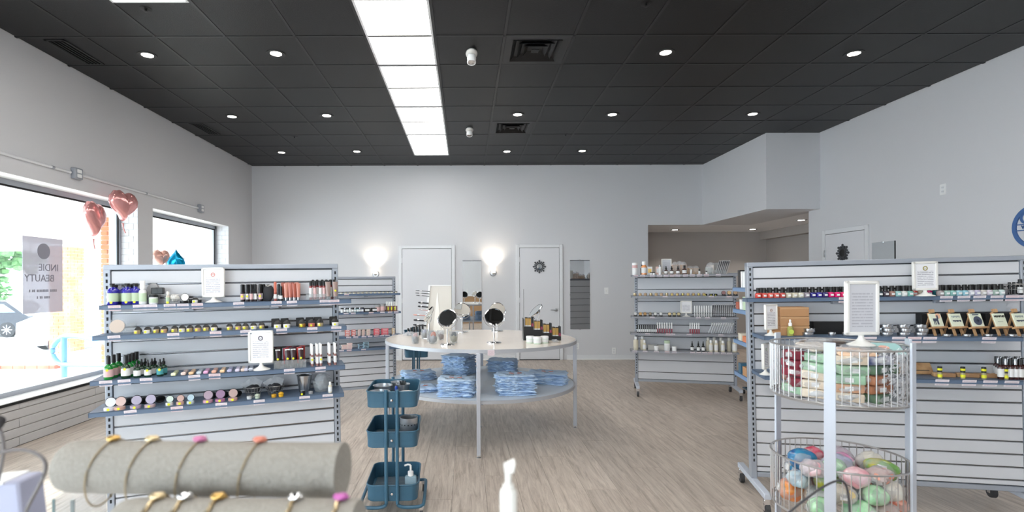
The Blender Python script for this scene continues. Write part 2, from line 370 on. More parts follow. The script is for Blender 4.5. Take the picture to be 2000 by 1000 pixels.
# ceiling grid with separate tiles
X0g, Y0g, TS = .345, 4.576, .6096
gx = [X0g+TS*k for k in range(-8, 9)]; gy = [Y0g+TS*k for k in range(-14, 10)]
ceil = struct('ceiling', MB().box(XL-.3, XR+.15, YF-.1, YB+.15, H+.03, H+.09, 'grid_black'))
gr = MB()
for x in gx:
    if XL < x < XR: gr.box(x-.012, x+.012, YF, YB, H-.001, H+.012, 'grid_black')
for y in gy:
    if YF < y < YB: gr.box(XL, XR, y-.012, y+.012, H-.001, H+.012, 'grid_black')
ob('ceiling_grid', gr, ceil)
panel_rects = [(-1, k) for k in range(-1, 7)]           # cells with light panels: centre column
panels = [(-2, 5), (-2, 3), (-2, 1), (-2, -1), (-5, -3), (-2, -3), (-2, -5), (4, -4), (-5, -5), (1, -5), (-2, -7), (-2, -9), (-5, -9), (1, -9), (4, -9), (-5, -12), (-2, -12), (1, -12)]  # entries past the top left panel are unseen, added to light the room
pcell = set()
for i, j in panels: pcell.add((i, j)); pcell.add((i, j+1))
vents = {(0, 0), (0, 4)}
tile_me = MB().box(.0125, TS-.0125, .0125, TS-.0125, H+.002, H+.02, 'tile_black', .002).mesh('ceiling_tile', False)
far = MB()
for i in range(-8, 9):
    for j in range(-14, 9):
        x0 = X0g+i*TS; y0 = Y0g+j*TS
        if x0 >= XR or y0 >= YB or (i, j) in pcell or (i, j) in vents: continue
        x1 = min(x0+TS, XR); y1 = min(y0+TS, YB); xa = max(x0, XL)
        if x1-xa < .05: continue
        if y1 < 3.6: far.box(xa+.012, x1-.012, max(y0, YF)+.012, y1-.012, H+.004, H+.02, 'tile_black') if y1 > YF+.05 else None
        elif xa == x0 and x1 == x0+TS and y1 == y0+TS: ob('ceiling_tile', tile_me, ceil, Tm(x0, y0, 0))
        else: ob('ceiling_tile', MB().box(xa+.0125, x1-.0125, y0+.0125, y1-.0125, H+.002, H+.02, 'tile_black', .002), ceil)
ob('ceiling_tiles', far, ceil, kind='stuff')
# ------------------------------------------------------------------ lights in the ceiling
pf = MB()
for a in ((.012, TS-.012, .012, .03), (.012, TS-.012, 2*TS-.03, 2*TS-.012), (.012, .03, .012, 2*TS-.012), (TS-.03, TS-.012, .012, 2*TS-.012)): pf.box(*a, H-.002, H+.02, 'trim_white')
pf = pf.mesh('frame'); pg = MB().box(.02, TS-.02, .02, 2*TS-.02, H+.003, H+.008, 'panel_glow').mesh('diffuser')
pos_name = ['farthest of the centre row, nearest the back wall', 'second from the back wall in the centre row', 'third from the back wall in the centre row', 'largest of the centre row at the top of the picture', 'at the top left corner, cut by the frame']
for k, (i, j) in enumerate(panels):
    o = thing('ceiling_light_panel', 'bright flat ceiling panel, '+(pos_name[k] if k < 5 else '%s of those added unseen behind the viewer for light' % nth(k-5)), 'ceiling light',
          [('frame', pf), ('diffuser', pg)], Tm(X0g+i*TS, Y0g+j*TS+(.055 if k == 4 else 0), -.003 if k == 4 else 0), 'light panels in the ceiling')
trim = MB().open_lathe([(.050, .008), (.052, -.002), (.085, -.004), (.087, .002), (.087, .006)], 'grey_pot', 28).mesh('trim')
trim_b = MB().open_lathe([(.055, .02), (.055, -.002), (.085, -.004), (.087, .002), (.087, .006)], 'grid_black', 28).mesh('trim')
lens = MB().lathe([(.0, -.001), (.052, -.001), (.052, .012)], 'can_glow', 24).mesh('lamp')
cans = [(288, 108, 'left end of the front row'), (539, 105, 'front row nearest the light panels on the left'), (1300, 103, 'front row right of the large air vent'), (1668, 105, 'right end of the front row'),
        (453, 228, 'left end of the middle row'), (638, 226, 'middle row just left of the light panels'), (1011, 224, 'middle row above the small air vent'), (1196, 224, 'middle row, second right of the light panels'), (1470, 223, 'right end of the middle row'),
        (550, 298, 'left end of the back row'), (697, 296, 'back row just left of the light panels'), (990, 296, 'back row just right of the light panels'), (1137, 295, 'right end of the back row')]
def downlight(x, y, h, label, power, grp):
    o = thing('downlight', label, 'ceiling light', [('trim', trim_b if h > 3 else trim), ('lamp', lens)], Tm(x, y, h), grp)
    l = bpy.data.lights.new('downlight_beam', 'SPOT'); l.energy = power; l.spot_size = math.radians(100); l.spot_blend = .8; l.shadow_soft_size = .05; l.color = (1, .93, .84)
    lo = bpy.data.objects.new('downlight_beam', l); col.objects.link(lo); lo.parent = o; lo.location = (0, 0, -.02)
for px, py, d in cans:
    q = Pz(px, py, H); downlight(q.x, q.y, H, 'round recessed downlight, black ceiling, '+d, SPOT_W, 'recessed downlights in the black ceiling')
for x in (-3.6, -1.9, 2.0, 3.9):  # unseen row of downlights, added overhead for more light
    downlight(x, 1.6, H, 'unseen downlight added above the viewer, %s' % {-3.6: 'by the left wall', -1.9: 'left of centre', 2.0: 'right of centre', 3.9: 'towards the right wall'}[x], SPOT_W, 'downlights added above the viewer for light')
for px, py, d in ((1318, 449, 'left one'), (1470, 448, 'middle one'), (1565, 430, 'right one, by the right wall corner')):
    q = Pz(px, py, ZA-.004); downlight(q.x, q.y, ZA-.004, 'round recessed downlight in the low alcove ceiling, '+d, 22, 'downlights in the alcove ceiling')
# square air diffusers
def diffuser(i, j, label):
    x0, y0 = X0g+i*TS+.014, Y0g+j*TS+.014; S = TS-.028; parts = []
    fr = MB()
    def ring(mb, a, b, za, zb, m):
        # sloping square louvre from half-size a (height za) to half-size b (height zb)
        c = S/2
        for q in range(4):
            R = Matrix.Translation((c, c, 0)) @ Matrix.Rotation(q*PI/2, 4, 'Z')
            mb.add([(-a, -a, za), (a, -a, za), (b, -b, zb), (-b, -b, zb), (-a, -a, za+.004), (a, -a, za+.004), (b, -b, zb+.004), (-b, -b, zb+.004)], [(0, 1, 2, 3), (4, 7, 6, 5), (0, 4, 5, 1), (3, 2, 6, 7)], m, R)
    ring(fr, S/2, S/2-.07, 0, .002, 'grid_black'); fr.box(0, S, 0, S, .05, .06, 'matte_black'); parts.append(('frame', fr.mesh('frame')))
    for a in (.19, .13, .075): 
        l = MB(); ring(l, a+.03, a-.012, -.004, .035, 'tile_black'); parts.append(('louvre', l.mesh('louvre')))
    parts.append(('centre_plate', MB().box(S/2-.035, S/2+.035, S/2-.035, S/2+.035, -.002, .004, 'tile_black').mesh('centre_plate')))
    thing('air_vent', label, 'air vent', parts, Tm(x0, y0, H))
diffuser(0, 0, 'large square black air vent with nested louvres, nearest in the ceiling')
diffuser(0, 4, 'smaller looking square black air vent above the middle of the back wall')
for x, y, s_, d in ((-3.62, 4.88, 1, 'near one above the big window'), (-3.62, 7.3, 1, 'far one above the second window')):
    p = [('frame', MB().box(-.09, .09, -.26, -.24, -.006, 0, 'grid_black').box(-.09, .09, .24, .26, -.006, 0, 'grid_black').box(-.09, -.07, -.26, .26, -.006, 0, 'grid_black').box(.07, .09, -.26, .26, -.006, 0, 'grid_black').box(-.07, .07, -.24, .24, -.001, 0, 'matte_black').mesh('frame'))]
    for k in range(4): p.append(('slat', MB().box(-.055+k*.034, -.045+k*.034, -.24, .24, -.012, -.002, 'tile_black').mesh('slat')))
    thing('wall_wash_vent', 'narrow black slotted air vent beside the left wall, '+d, 'air vent', p, Tm(x, y, H+.002))
def emergency(px, py, label):
    q = Pz(px, py, H-.03)
    base = MB().blob((0, 0, -.015), (.055, .10, .03), 'white_plastic', 1, 0).mesh('base')
    hd = []
    for k, (a, b) in enumerate(((-.03, .5), (.05, -.4))):
        T = Tm(0, a, -.06, rx=b)
        hd.append(('lamp_head', MB().lathe([(.012, .03), (.03, .028), (.042, .0), (.043, -.02), (.036, -.024), (.034, -.018), (0, -.018)], 'white', 18, T).mesh('lamp_head'), [('lens', MB().lathe([(0, -.0185), (.034, -.0185)], 'chrome', 16, T).mesh('lens'))]))
    thing('emergency_light', label, 'emergency light', [('base', base)]+hd, Tm(q.x, q.y, H), 'emergency lights')
emergency(921, 108, 'white two-headed emergency light on the black ceiling beside the large air vent')
emergency(917, 256, 'white two-headed emergency light on the black ceiling nearer the back wall')
for k, (px, py, d) in enumerate(((285, 18, 'at the top left of the ceiling'), (1262, 8, 'at the top of the picture right of centre'), (575, 267, 'left of the light panels near the back'), (1105, 263, 'right of the small air vent'))):
    q = Pz(px, py, H)
    thing('sprinkler', 'small dark sprinkler cap '+d, 'sprinkler', [('plate', MB().lathe([(.045, .004), (.045, -.003), (.02, -.006), (0, -.006)], 'tile_black', 20).mesh('plate')), ('nozzle', MB().lathe([(.008, -.006), (.008, -.02), (.018, -.022), (0, -.024)], 'grid_black', 10).mesh('nozzle'))], Tm(q.x, q.y, H+.003))

# ------------------------------------------------------------------ back wall doors, mirrors, sconces
def door_mb(name, x0, x1, ztop, hinge_left, frame=.06):
    f = struct(name, MB().box(x0, x0+frame, YB-.03, YB, 0, ztop, 'trim_white', .004).box(x1-frame, x1, YB-.03, YB, 0, ztop, 'trim_white', .004).box(x0+frame, x1-frame, YB-.03, YB, ztop-frame, ztop, 'trim_white', .004)
               .box(x0+frame, x1-frame, YB-.012, YB-.001, 0, ztop-frame, 'dark_gap').box(x0+frame, x1-frame, YB-.03, YB, 0, .008, 'matte_black'))
    ob('door_panel', MB().box(x0+frame+.006, x1-frame-.006, YB-.022, YB-.008, .012, ztop-frame-.006, 'door_white', .002), f)
    hx = x0+frame if hinge_left else x1-frame
    for z in (.25, 1.05, ztop-.32): ob('hinge', MB().box(hx-.008, hx+.008, YB-.034, YB-.02, z, z+.09, 'trim_white', .002), f)
    return f
f1 = door_mb('door_1', P(779, 600, YB).x, P(889, 600, YB).x, 2.105, True)
f2 = door_mb('door_2', P(1008, 600, YB).x, P(1099, 600, YB).x, 2.115, True)
kq = P(1085, 605, YB)
ob('door_handle', MB().lathe([(.032, 0), (.032, .012), (.012, .016), (.012, .05), (.0, .05)], 'steel', 18, Tm(kq.x, YB-.022, kq.z, rx=PI/2)).tube([(kq.x, YB-.07, kq.z), (kq.x-.10, YB-.07, kq.z)], .009, 'steel', 8), f2)
def wall_mirror(px0, px1, py0, py1, label):
    a = P(px0, py0, YB); b = P(px1, py1, YB); wd = b.x-a.x; ht = a.z-b.z
    clips = MB()
    for zz in (.0, ht/2, ht):
        for xx in ((0, wd) if zz == ht/2 else (wd/2,)): clips.cbox((xx, -.009, zz), (.016, .006, .016), 'chrome')
    thing('wall_mirror', label, 'mirror', [('mirror_glass', MB().box(0, wd, -.008, -.002, 0, ht, 'mirror').mesh('mirror_glass')), ('backing', MB().box(.001, wd-.001, -.002, 0, .001, ht-.001, 'black').box(0, wd, -.0085, -.0018, ht-.012, ht, 'dark_gap').mesh('backing')), ('mirror_clip', clips.mesh('mirror_clip'))], Tm(a.x, YB-.001, b.z))
wall_mirror(903.5, 941, 509, 652, 'tall narrow frameless mirror on the back wall between the two doors')
wall_mirror(1113, 1152, 508, 643, 'tall narrow frameless mirror on the back wall right of the doors')
def sconce(px, py, label):
    q = P(px, py, YB)
    parts = [('back_plate', MB().lathe([(.062, 0), (.062, .008), (.05, .02), (0, .022)], 'steel', 24, Tm(0, 0, 0, rx=PI/2)).mesh('back_plate')),
             ('arm', MB().tube([(0, -.01, 0), (0, -.07, 0)], .012, 'steel').lathe([(.0, -.03), (.02, -.03), (.03, .0), (.032, .05), (.0, .05)], 'steel', 16, Tm(0, -.085, 0)).mesh('arm')),
             ('lamp_shade', MB().open_lathe([(.036, .0), (.040, .06), (.046, .10), (.044, .10), (.036, .06), (.0, .02)], 'sconce_glow', 18, Tm(0, -.085, 0)).mesh('lamp_shade'))]
    o = thing('wall_sconce', label, 'wall lamp', parts, Tm(q.x, YB, q.z))
    l = bpy.data.lights.new('sconce_beam', 'SPOT'); l.energy = 10; l.spot_size = math.radians(125); l.spot_blend = 1; l.shadow_soft_size = .04; l.color = (1, .86, .68)
    lo = bpy.data.objects.new('sconce_beam', l); col.objects.link(lo); lo.parent = o; lo.location = (0, -.085, .115); lo.rotation_euler = (PI-.25, 0, 0)
sconce(963, 533, 'lit nickel up-light sconce on the back wall between mirror and door')
sconce(734, 535, 'lit up-light sconce above the far left display unit')
def plate(name, label, cat, M, kind='outlet'):
    p = [('cover_plate', MB().box(-.037, .037, -.006, 0, -.058, .058, 'white', .002).mesh('cover_plate'))]
    if kind == 'outlet':
        for s_ in (-1, 1): p.append(('socket', MB().lathe([(.017, 0), (.017, .002), (0, .002)], 'trim_white', 14, Tm(0, -.006, s_*.022, rx=PI/2)).box(-.008, -.006, -.009, -.008, s_*.022-.004, s_*.022+.004, 'rubber').box(.006, .008, -.009, -.008, s_*.022-.004, s_*.022+.004, 'rubber').mesh('socket')))
    else: p.append(('toggle', MB().box(-.006, .006, -.014, -.005, -.012, .012, 'white_plastic', .002).mesh('toggle')))
    thing(name, label, cat, p, M)
q = P(1184, 568, YB); plate('light_switch', 'white light switch on the back wall right of the tall mirror', 'switch', Tm(q.x, YB, q.z), 'switch')
q = P(1199, 685, YB); plate('wall_outlet', 'white outlet low on the back wall right of the round table', 'outlet', Tm(q.x, YB, q.z))
q = P(1127, 676, YB); plate('wall_outlet', 'white outlet low on the back wall just behind the table edge', 'outlet', Tm(q.x, YB, q.z))
def sunburst(M, rad, label, cen='mirror'):
    s1 = MB()
    for k in range(16):
        L = rad*(1 if k % 2 == 0 else .82); a = k*PI/8
        s1.prism([(-.006, rad*.45), (.006, rad*.45), (.016, L*.9), (.0, L), (-.016, L*.9)], -.012, -.002, 'dark_gap', Matrix.Rotation(a, 4, 'Y'))
    thing('sunburst_ornament', label, 'ornament', [('rays', s1.mesh('rays')), ('ring', MB().open_lathe([(rad*.4, 0), (rad*.4, .014), (rad*.52, .014), (rad*.52, 0)], 'dark_gap', 24, Tm(0, 0, 0, rx=PI/2)).mesh('ring')), ('centre_disc', MB().lathe([(rad*.42, 0), (rad*.42, .010), (0, .012)], cen, 24, Tm(0, 0, 0, rx=PI/2)).mesh('centre_disc'))], M)
q = P(1053, 521, YB); sunburst(Tm(q.x, YB-.022, q.z), .125, 'dark grey sunburst mirror ornament hung on the right back door')
# right wall things (wall normal is -X): local -Y faces the room
RW = lambda y, z: Matrix.Translation((XR, y, z)) @ Matrix.Rotation(-PI/2, 4, 'Z')
f3 = struct('door_3', MB().box(0, .06, -.02, 0, 0, 2.14, 'trim_white', .004).box(.80, .86, -.02, 0, 0, 2.14, 'trim_white', .004).box(.06, .80, -.02, 0, 2.08, 2.14, 'trim_white', .004).box(.06, .80, -.012, -.001, 0, 2.08, 'dark_gap'), M=RW(7.53, 0))
ob('door_panel', MB().box(.066, .794, -.018, -.006, .01, 2.074, 'door_white', .002), f3)
ob('hinge', MB().box(.05, .07, -.03, -.012, 1.76, 1.86, 'steel', .002), f3)
sunburst(RW(7.11, 1.80) @ Tm(0, -.020, 0), .125, 'black sunburst ornament on the right wall door', 'black')
thing('wall_mirror', 'small grey green mirror on the right wall beside the door', 'mirror', [('mirror_glass', MB().box(0, .35, -.008, -.002, 0, .5, 'mirror').mesh('mirror_glass')), ('backing', MB().box(.352, .358, -.012, 0, 0, .5, 'black').box(0, .35, -.002, 0, 0, .5, 'black').mesh('backing')), ('mirror_clip', MB().cbox((.17, -.010, .5), (.02, .006, .014), 'chrome').mesh('mirror_clip'))], RW(6.62, 1.40))
q = P(1843, 370, 5.636); plate('wall_outlet', 'white outlet set high on the right wall', 'outlet', RW(5.636, q.z))
sg = MB().open_lathe([(.165, 0), (.165, .012), (.20, .012), (.20, 0), (.165, 0)], 'sign_blue', 40, Tm(0, 0, 0, rx=PI/2))
sg.box(-.17, .17, -.012, 0, .022, .031, 'sign_blue').box(-.17, .17, -.012, 0, -.031, -.022, 'sign_blue')
sg.open_lathe([(.038, 0), (.038, .012), (.055, .012), (.055, 0)], 'sign_blue', 24, Tm(-.075, 0, .085, rx=PI/2)).box(-.06, -.045, -.012, 0, -.09, -.03, 'sign_blue')
so = thing('round_wall_sign', 'round blue cut-out sign with lettered band on the right wall', 'sign', [('ring', sg.mesh('ring')), ('lettering', text_mesh('VI', .045, 'sign_blue', .004))], RW(4.72, 1.905))
[c_ for c_ in so.children if c_.name.startswith('lettering')][0].matrix_local = Tm(-.10, -.008, 0, rx=PI/2)
# conduit along the left wall
zc = 2.52
cp = MB().tube([(XL+.014, -2.5, zc), (XL+.014, 5.19, zc)], .014, 'trim_white').tube([(XL+.014, 5.33, zc), (XL+.014, 7.66, zc)], .014, 'trim_white')
co = thing('wall_conduit', 'painted metal conduit running along the left wall above the windows', 'conduit', [('pipe', cp.mesh('pipe')), ('pipe_strap', MB().tube([(XL+.014, 4.95, zc), (XL+.014, 4.98, zc)], .016, 'alu').tube([(XL+.014, 6.4, zc), (XL+.014, 6.43, zc)], .016, 'alu').mesh('pipe_strap'))], Tm())
for y, d in ((5.26, 'near one above the big window'), (7.72, 'far one above the second window')):
    thing('junction_box', 'grey metal outlet box on the left wall conduit, '+d, 'outlet box', [('box_body', MB().box(0, .05, -.055, .055, -.055, .055, 'alu', .006).mesh('box_body')), ('socket', MB().box(.05, .054, -.03, .03, .006, .04, 'white', .004).mesh('socket')), ('socket', MB().box(.05, .054, -.03, .03, -.04, -.006, 'white', .004).mesh('socket'))], Tm(XL, y, zc))

# ================================================================== OUTSIDE
def ground(name, x0, x1, y0, y1, z, m): return ob(name, MB().box(x0, x1, y0, y1, z-.1, z, m), kind='structure')
ground('parking_lot', -60, -9.0, -20, 60, -.95, 'asphalt'); ground('walkway', -9.0, XG-.12, -8, 30, -.12, 'concrete')
struct('canopy', MB().box(-7.2, XG-.12, -6, 13, 2.55, 2.65, 'siding').box(-7.25, -7.1, -6, 13, 2.12, 2.65, 'siding'))
sid = struct('building_fascia', MB().box(-12, -4.6, 13.0, 13.2, 2.25, 5, 'mortar').box(-4.62, -4.5, 9.8, 13.0, -.1, 5, 'siding'))
for k in range(12): ob('panel', MB().box(-11.98+k*.61, -11.39+k*.61, 12.97, 13.01, 2.25, 4.9, 'siding', .004), sid)
def pier(x0, x1, y0, y1, z0, z1, m, label, bh=.075, bl=.22):
    o = bpy.data.objects.new('brick_pier', None); col.objects.link(o); o.location = (x0, y0, z0); tag(o, label, 'pillar')
    ob('core', MB().box(.012, x1-x0-.012, .012, y1-y0-.012, 0, z1-z0, 'mortar'), o)
    b = MB(); k = 0; z = 0
    while z < z1-z0-bh+.001:
        for (ax, L, fx) in (('x', x1-x0, 0), ('x', x1-x0, 1), ('y', y1-y0, 0), ('y', y1-y0, 1)):
            t = -(bl/2 if k % 2 else 0)
            while t < L-.01:
                a, c_ = max(t, 0)+.005, min(t+bl, L)-.005
                if c_-a > .02:
                    if ax == 'x': b.box(a, c_, (0 if fx == 0 else y1-y0-.02), (.02 if fx == 0 else y1-y0), z+.005, z+bh-.005, m)
                    else: b.box((0 if fx == 0 else x1-x0-.02), (.02 if fx == 0 else x1-x0), a, c_, z+.005, z+bh-.005, m)
                t += bl
        z += bh; k += 1
    ob('bricks', b, o, kind='stuff'); return o
pier(-9.54, -9.04, 12.0, 12.44, -.95, 2.3, 'brick_orange', 'square orange brick pillar outside beyond the big window')
pier(-5.95, -5.5, 8.55, 9.0, -.12, 2.55, 'brick_orange', 'slim orange brick pillar close outside at the window edge')
pier(-4.9, -4.62, 11.2, 11.6, -.12, 2.2, 'brick_orange', 'orange brick pillar outside seen through the second window')
pier(-12.5, -7.45, 9.5, 9.75, -.95, .02, 'brick_red', 'low red brick retaining wall outside the big window')
q0 = P(135, 703, 6.7)
rl = MB()
loop = [Vector((-3.9, 5.9, .44)), P(207, 669, 6.2), P(165, 658, 6.5), P(135, 655, 6.7), P(118, 660, 6.72), P(106, 672, 6.74), P(101, 687, 6.74), P(107, 702, 6.72), P(120, 712, 6.7), P(140, 712, 6.65), P(207, 713, 6.2)]
loop = loop[1:]
e = loop[0]+(loop[0]-loop[1])*1.2; e2 = loop[-1]+(loop[-1]-loop[-2])*.4; loop = [e]+loop+[e2]
# smooth the rail
def smooth_path(pts, it=2):
    for _ in range(it):
        q = [pts[0]]
        for a, b in zip(pts, pts[1:]): q += [a*.75+b*.25, a*.25+b*.75]
        pts = q+[pts[-1]]
    return pts
pt = P(125, 660, 6.71)
thing('handrail', 'pale blue tubular handrail with rounded end outside the big window', 'handrail', [('rail', MB().tube(smooth_path(loop), .032, 'rail_blue', 10).mesh('rail')), ('post', MB().tube([(pt.x, pt.y, pt.z), (pt.x, pt.y, -.12)], .036, 'rail_blue', 10).mesh('post'))], Tm())
def car(label, M, body, L=4.6, Hh=1.65, van=False):
    prof = [(-L/2, .35), (-L/2+.03, .85), (-L/2+.25, 1.0), (-L/2+1.1, 1.08), (-L/2+1.75, Hh-.12), (-L/2+2.2, Hh), (L/2-.9, Hh-.03), (L/2-.25, 1.1), (L/2, .95), (L/2, .4), (L/2-.2, .3), (-L/2+.2, .3)]
    if van: prof = [(-L/2, .35), (-L/2+.03, 1.0), (-L/2+.5, 1.2), (-L/2+1.0, Hh-.1), (-L/2+1.3, Hh), (L/2-.05, Hh), (L/2, .4), (L/2-.2, .3), (-L/2+.2, .3)]
    parts = [('body', MB().prism(prof, -.88, .88, body).mesh('body'))]
    gl = [(-L/2+1.3, 1.1), (-L/2+1.85, Hh-.18), (L/2-1.0, Hh-.15), (L/2-.5, 1.12)] if not van else [(-L/2+.75, 1.25), (-L/2+1.1, Hh-.2), (-L/2+1.9, Hh-.2), (-L/2+1.9, 1.25)]
    parts.append(('side_window', MB().prism(gl, -.885, .885, 'car_glass').mesh('side_window')))
    for sx in (-1, 1):
        for sy in (-.80, .80):
            T = Tm(sx*(L/2-.85), sy, .34, rx=PI/2)
            spk = MB()
            for k in range(8): spk.box(-.018, .018, .04, .22, -.105, .105, 'tin', 0, T @ Matrix.Rotation(k*PI/4, 4, 'Z'))
            parts.append(('wheel', MB().lathe([(.22, -.1), (.34, -.09), (.34, .09), (.22, .1)], 'tyre', 20, T).mesh('wheel'), [('hub', spk.lathe([(0, -.1), (.06, -.1), (.06, .1), (0, .1)], 'tin', 10, T).mesh('hub'))]))
    parts.append(('bumper', MB().box(-L/2-.03, -L/2+.1, -.8, .8, .35, .6, 'tin', .02).box(L/2-.1, L/2+.03, -.8, .8, .35, .6, 'tin', .02).mesh('bumper')))
    thing('parked_car', label, 'car', parts, M)
car('dark SUV parked in the bright lot outside, left edge of the window', Tm(-22.1, 24.2, -.95, rz=.12), 'car_dark')
car('white car parked half behind the brick pillar outside', Tm(-18.0, 26.5, -.95, rz=1.25), 'car_white', 4.4, 1.45)
car('white van parked outside right of the brick pillar', Tm(-13.6, 20.0, -.95, rz=.9), 'car_white', 5.2, 2.2, True)
def tree(x, y, z, s_, label):
    cr = MB(); r = random.Random(int(x*10)); 
    for k in range(260):
        a = r.uniform(0, 2*PI); u = r.uniform(-1, 1); rr = s_*(.5+.5*r.random())
        c_ = (rr*math.cos(a)*math.sqrt(1-u*u), rr*math.sin(a)*math.sqrt(1-u*u), s_*1.6+rr*u)
        cr.blob(c_, (s_*.12, s_*.12, s_*.07), 'leaf', k, .2, 3)
    thing('tree', label, 'tree', [('trunk', MB().tube([(0, 0, 0), (.1, 0, s_), (0, 0, s_*1.7)], [s_*.09, s_*.06, s_*.03], 'bark').mesh('trunk')), ('foliage', cr.mesh('foliage'))], Tm(x, y, z))
tree(-36.5, 40, -.95, 3.9, 'leafy green tree beyond the parking lot, left edge of the window'); tree(-46, 46, -.95, 3.6, 'second leafy tree at the very left beyond the parking lot')
tree(-33, 36, -1.2, 1.4, 'low green shrub beyond the parking lot under the tree')
# window signs
s_ = thing('window_sign', 'pale window sign reading INDIE BEAUTY backwards from inside', 'sign', [('sheet', MB().box(-.003, 0, 4.90, 5.385, 1.135, 1.87, 'sign_film').mesh('sheet')), ('emblem', MB().lathe([(.077, -.001), (.077, .001), (0, .001)], 'sign_ink', 28, Tm(.002, 5.144, 1.736, ry=PI/2)).mesh('emblem'))], Tm(XG+.012, 0, 0))
for t, sz, y, z in (('INDIE', .098, 5.205, 1.575), ('BEAUTY', .098, 5.095, 1.47), ('COSMETICS  SKIN CARE', .034, 5.14, 1.35), ('GIFT SHOP', .034, 5.14, 1.285)):
    if t.startswith('C') or t.startswith('G'):   # the two small lines are too blurred to read: a row of small strokes
        mb = MB(); yy = y-.17 if t[0] == 'C' else y-.08; e_ = y+.17 if t[0] == 'C' else y+.08
        r = random.Random(4)
        while yy < e_:
            if r.random() > .15: mb.box(0, .001, yy, yy+.012, z-.012, z+.012, 'sign_ink')
            yy += .018
        ob('small_print', mb, s_, Tm(.001, 0, 0), kind='stuff'); continue
    o = ob('lettering', text_mesh(t, sz, 'sign_ink', .001), s_)
    o.matrix_local = Matrix.Translation((.002, y, z)) @ Matrix(((0, 0, -1, 0), (-1, 0, 0, 0), (0, 1, 0, 0), (0, 0, 0, 1)))
thing('window_sign', 'small grey sign card in the second window behind the balloons', 'sign', [('sheet', MB().box(0, .004, 7.22, 7.72, 1.30, 1.80, 'sign_film').mesh('sheet'))], Tm(XG+.012, 0, 0))
# balloons
def heart_balloon(mname, w_, h_, d_, inv=False):
    # closed heart outline, cushion profile
    n = 40; out = []
    for k in range(n):
        t = 2*PI*k/n; x = 16*math.sin(t)**3; y = 13*math.cos(t)-3.6*math.cos(2*t)-2*math.cos(3*t)-math.cos(4*t)
        out.append((x/32*w_, (y+2.5)/30*h_*(-1 if inv else 1)))
    vs = []; fs = []; rings = 7
    for side in (1, -1):
        for j in range(rings):
            q = j/(rings-1); sc_ = math.cos(q*PI/2)**.8 if j < rings-1 else 0.02; dep = side*d_/2*math.sin(q*PI/2)
            for i, (x, z) in enumerate(out):
                cr = 1+(.03*math.sin(i*3.1)*(1-q))
                vs.append((x*sc_*cr, dep, z*sc_*cr))
    for s2 in range(2):
        for j in range(rings-1):
            for i in range(n):
                a = s2*rings*n+j*n+i; b = s2*rings*n+j*n+(i+1) % n; fs.append((a, b, b+n, a+n))
        fs.append(tuple(range(s2*rings*n+(rings-1)*n, s2*rings*n+rings*n)))
    return MB().add(vs, fs, mname)
def balloon(px, py, z, w_, h_, mname, label, rz, tilt=0, inv=False):
    q = P(px, py, z); sgn = -1
    tail = MB().tube([(0, 0, -h_*.5), (.01, 0, -h_*.5-.05), (.05, .01, -h_*.5-.10)], [.012, .005, .008], mname, 6)
    thing('foil_balloon', label, 'balloon', [('balloon_body', heart_balloon(mname, w_, h_, .15, inv).mesh('balloon_body')), ('tail', tail.mesh('tail'))], Tm(q.x, q.y, q.z, rz=rz, ry=tilt))
balloon(184, 430, 5.60, .36, .40, 'foil_pink', 'pink heart foil balloon floating in the big window, lower of two', 1.72, .08)
balloon(241, 404, 5.75, .36, .36, 'foil_pink', 'pink heart foil balloon by the window edge, higher of two', 1.38, .05)
balloon(314, 506, 6.95, .22, .26, 'foil_peach', 'peach foil balloon standing behind the left display beside the blue one', .9)
balloon(344, 508, 6.9, .22, .36, 'foil_blue', 'bright blue foil balloon point up behind the left display', .4, 0, True)

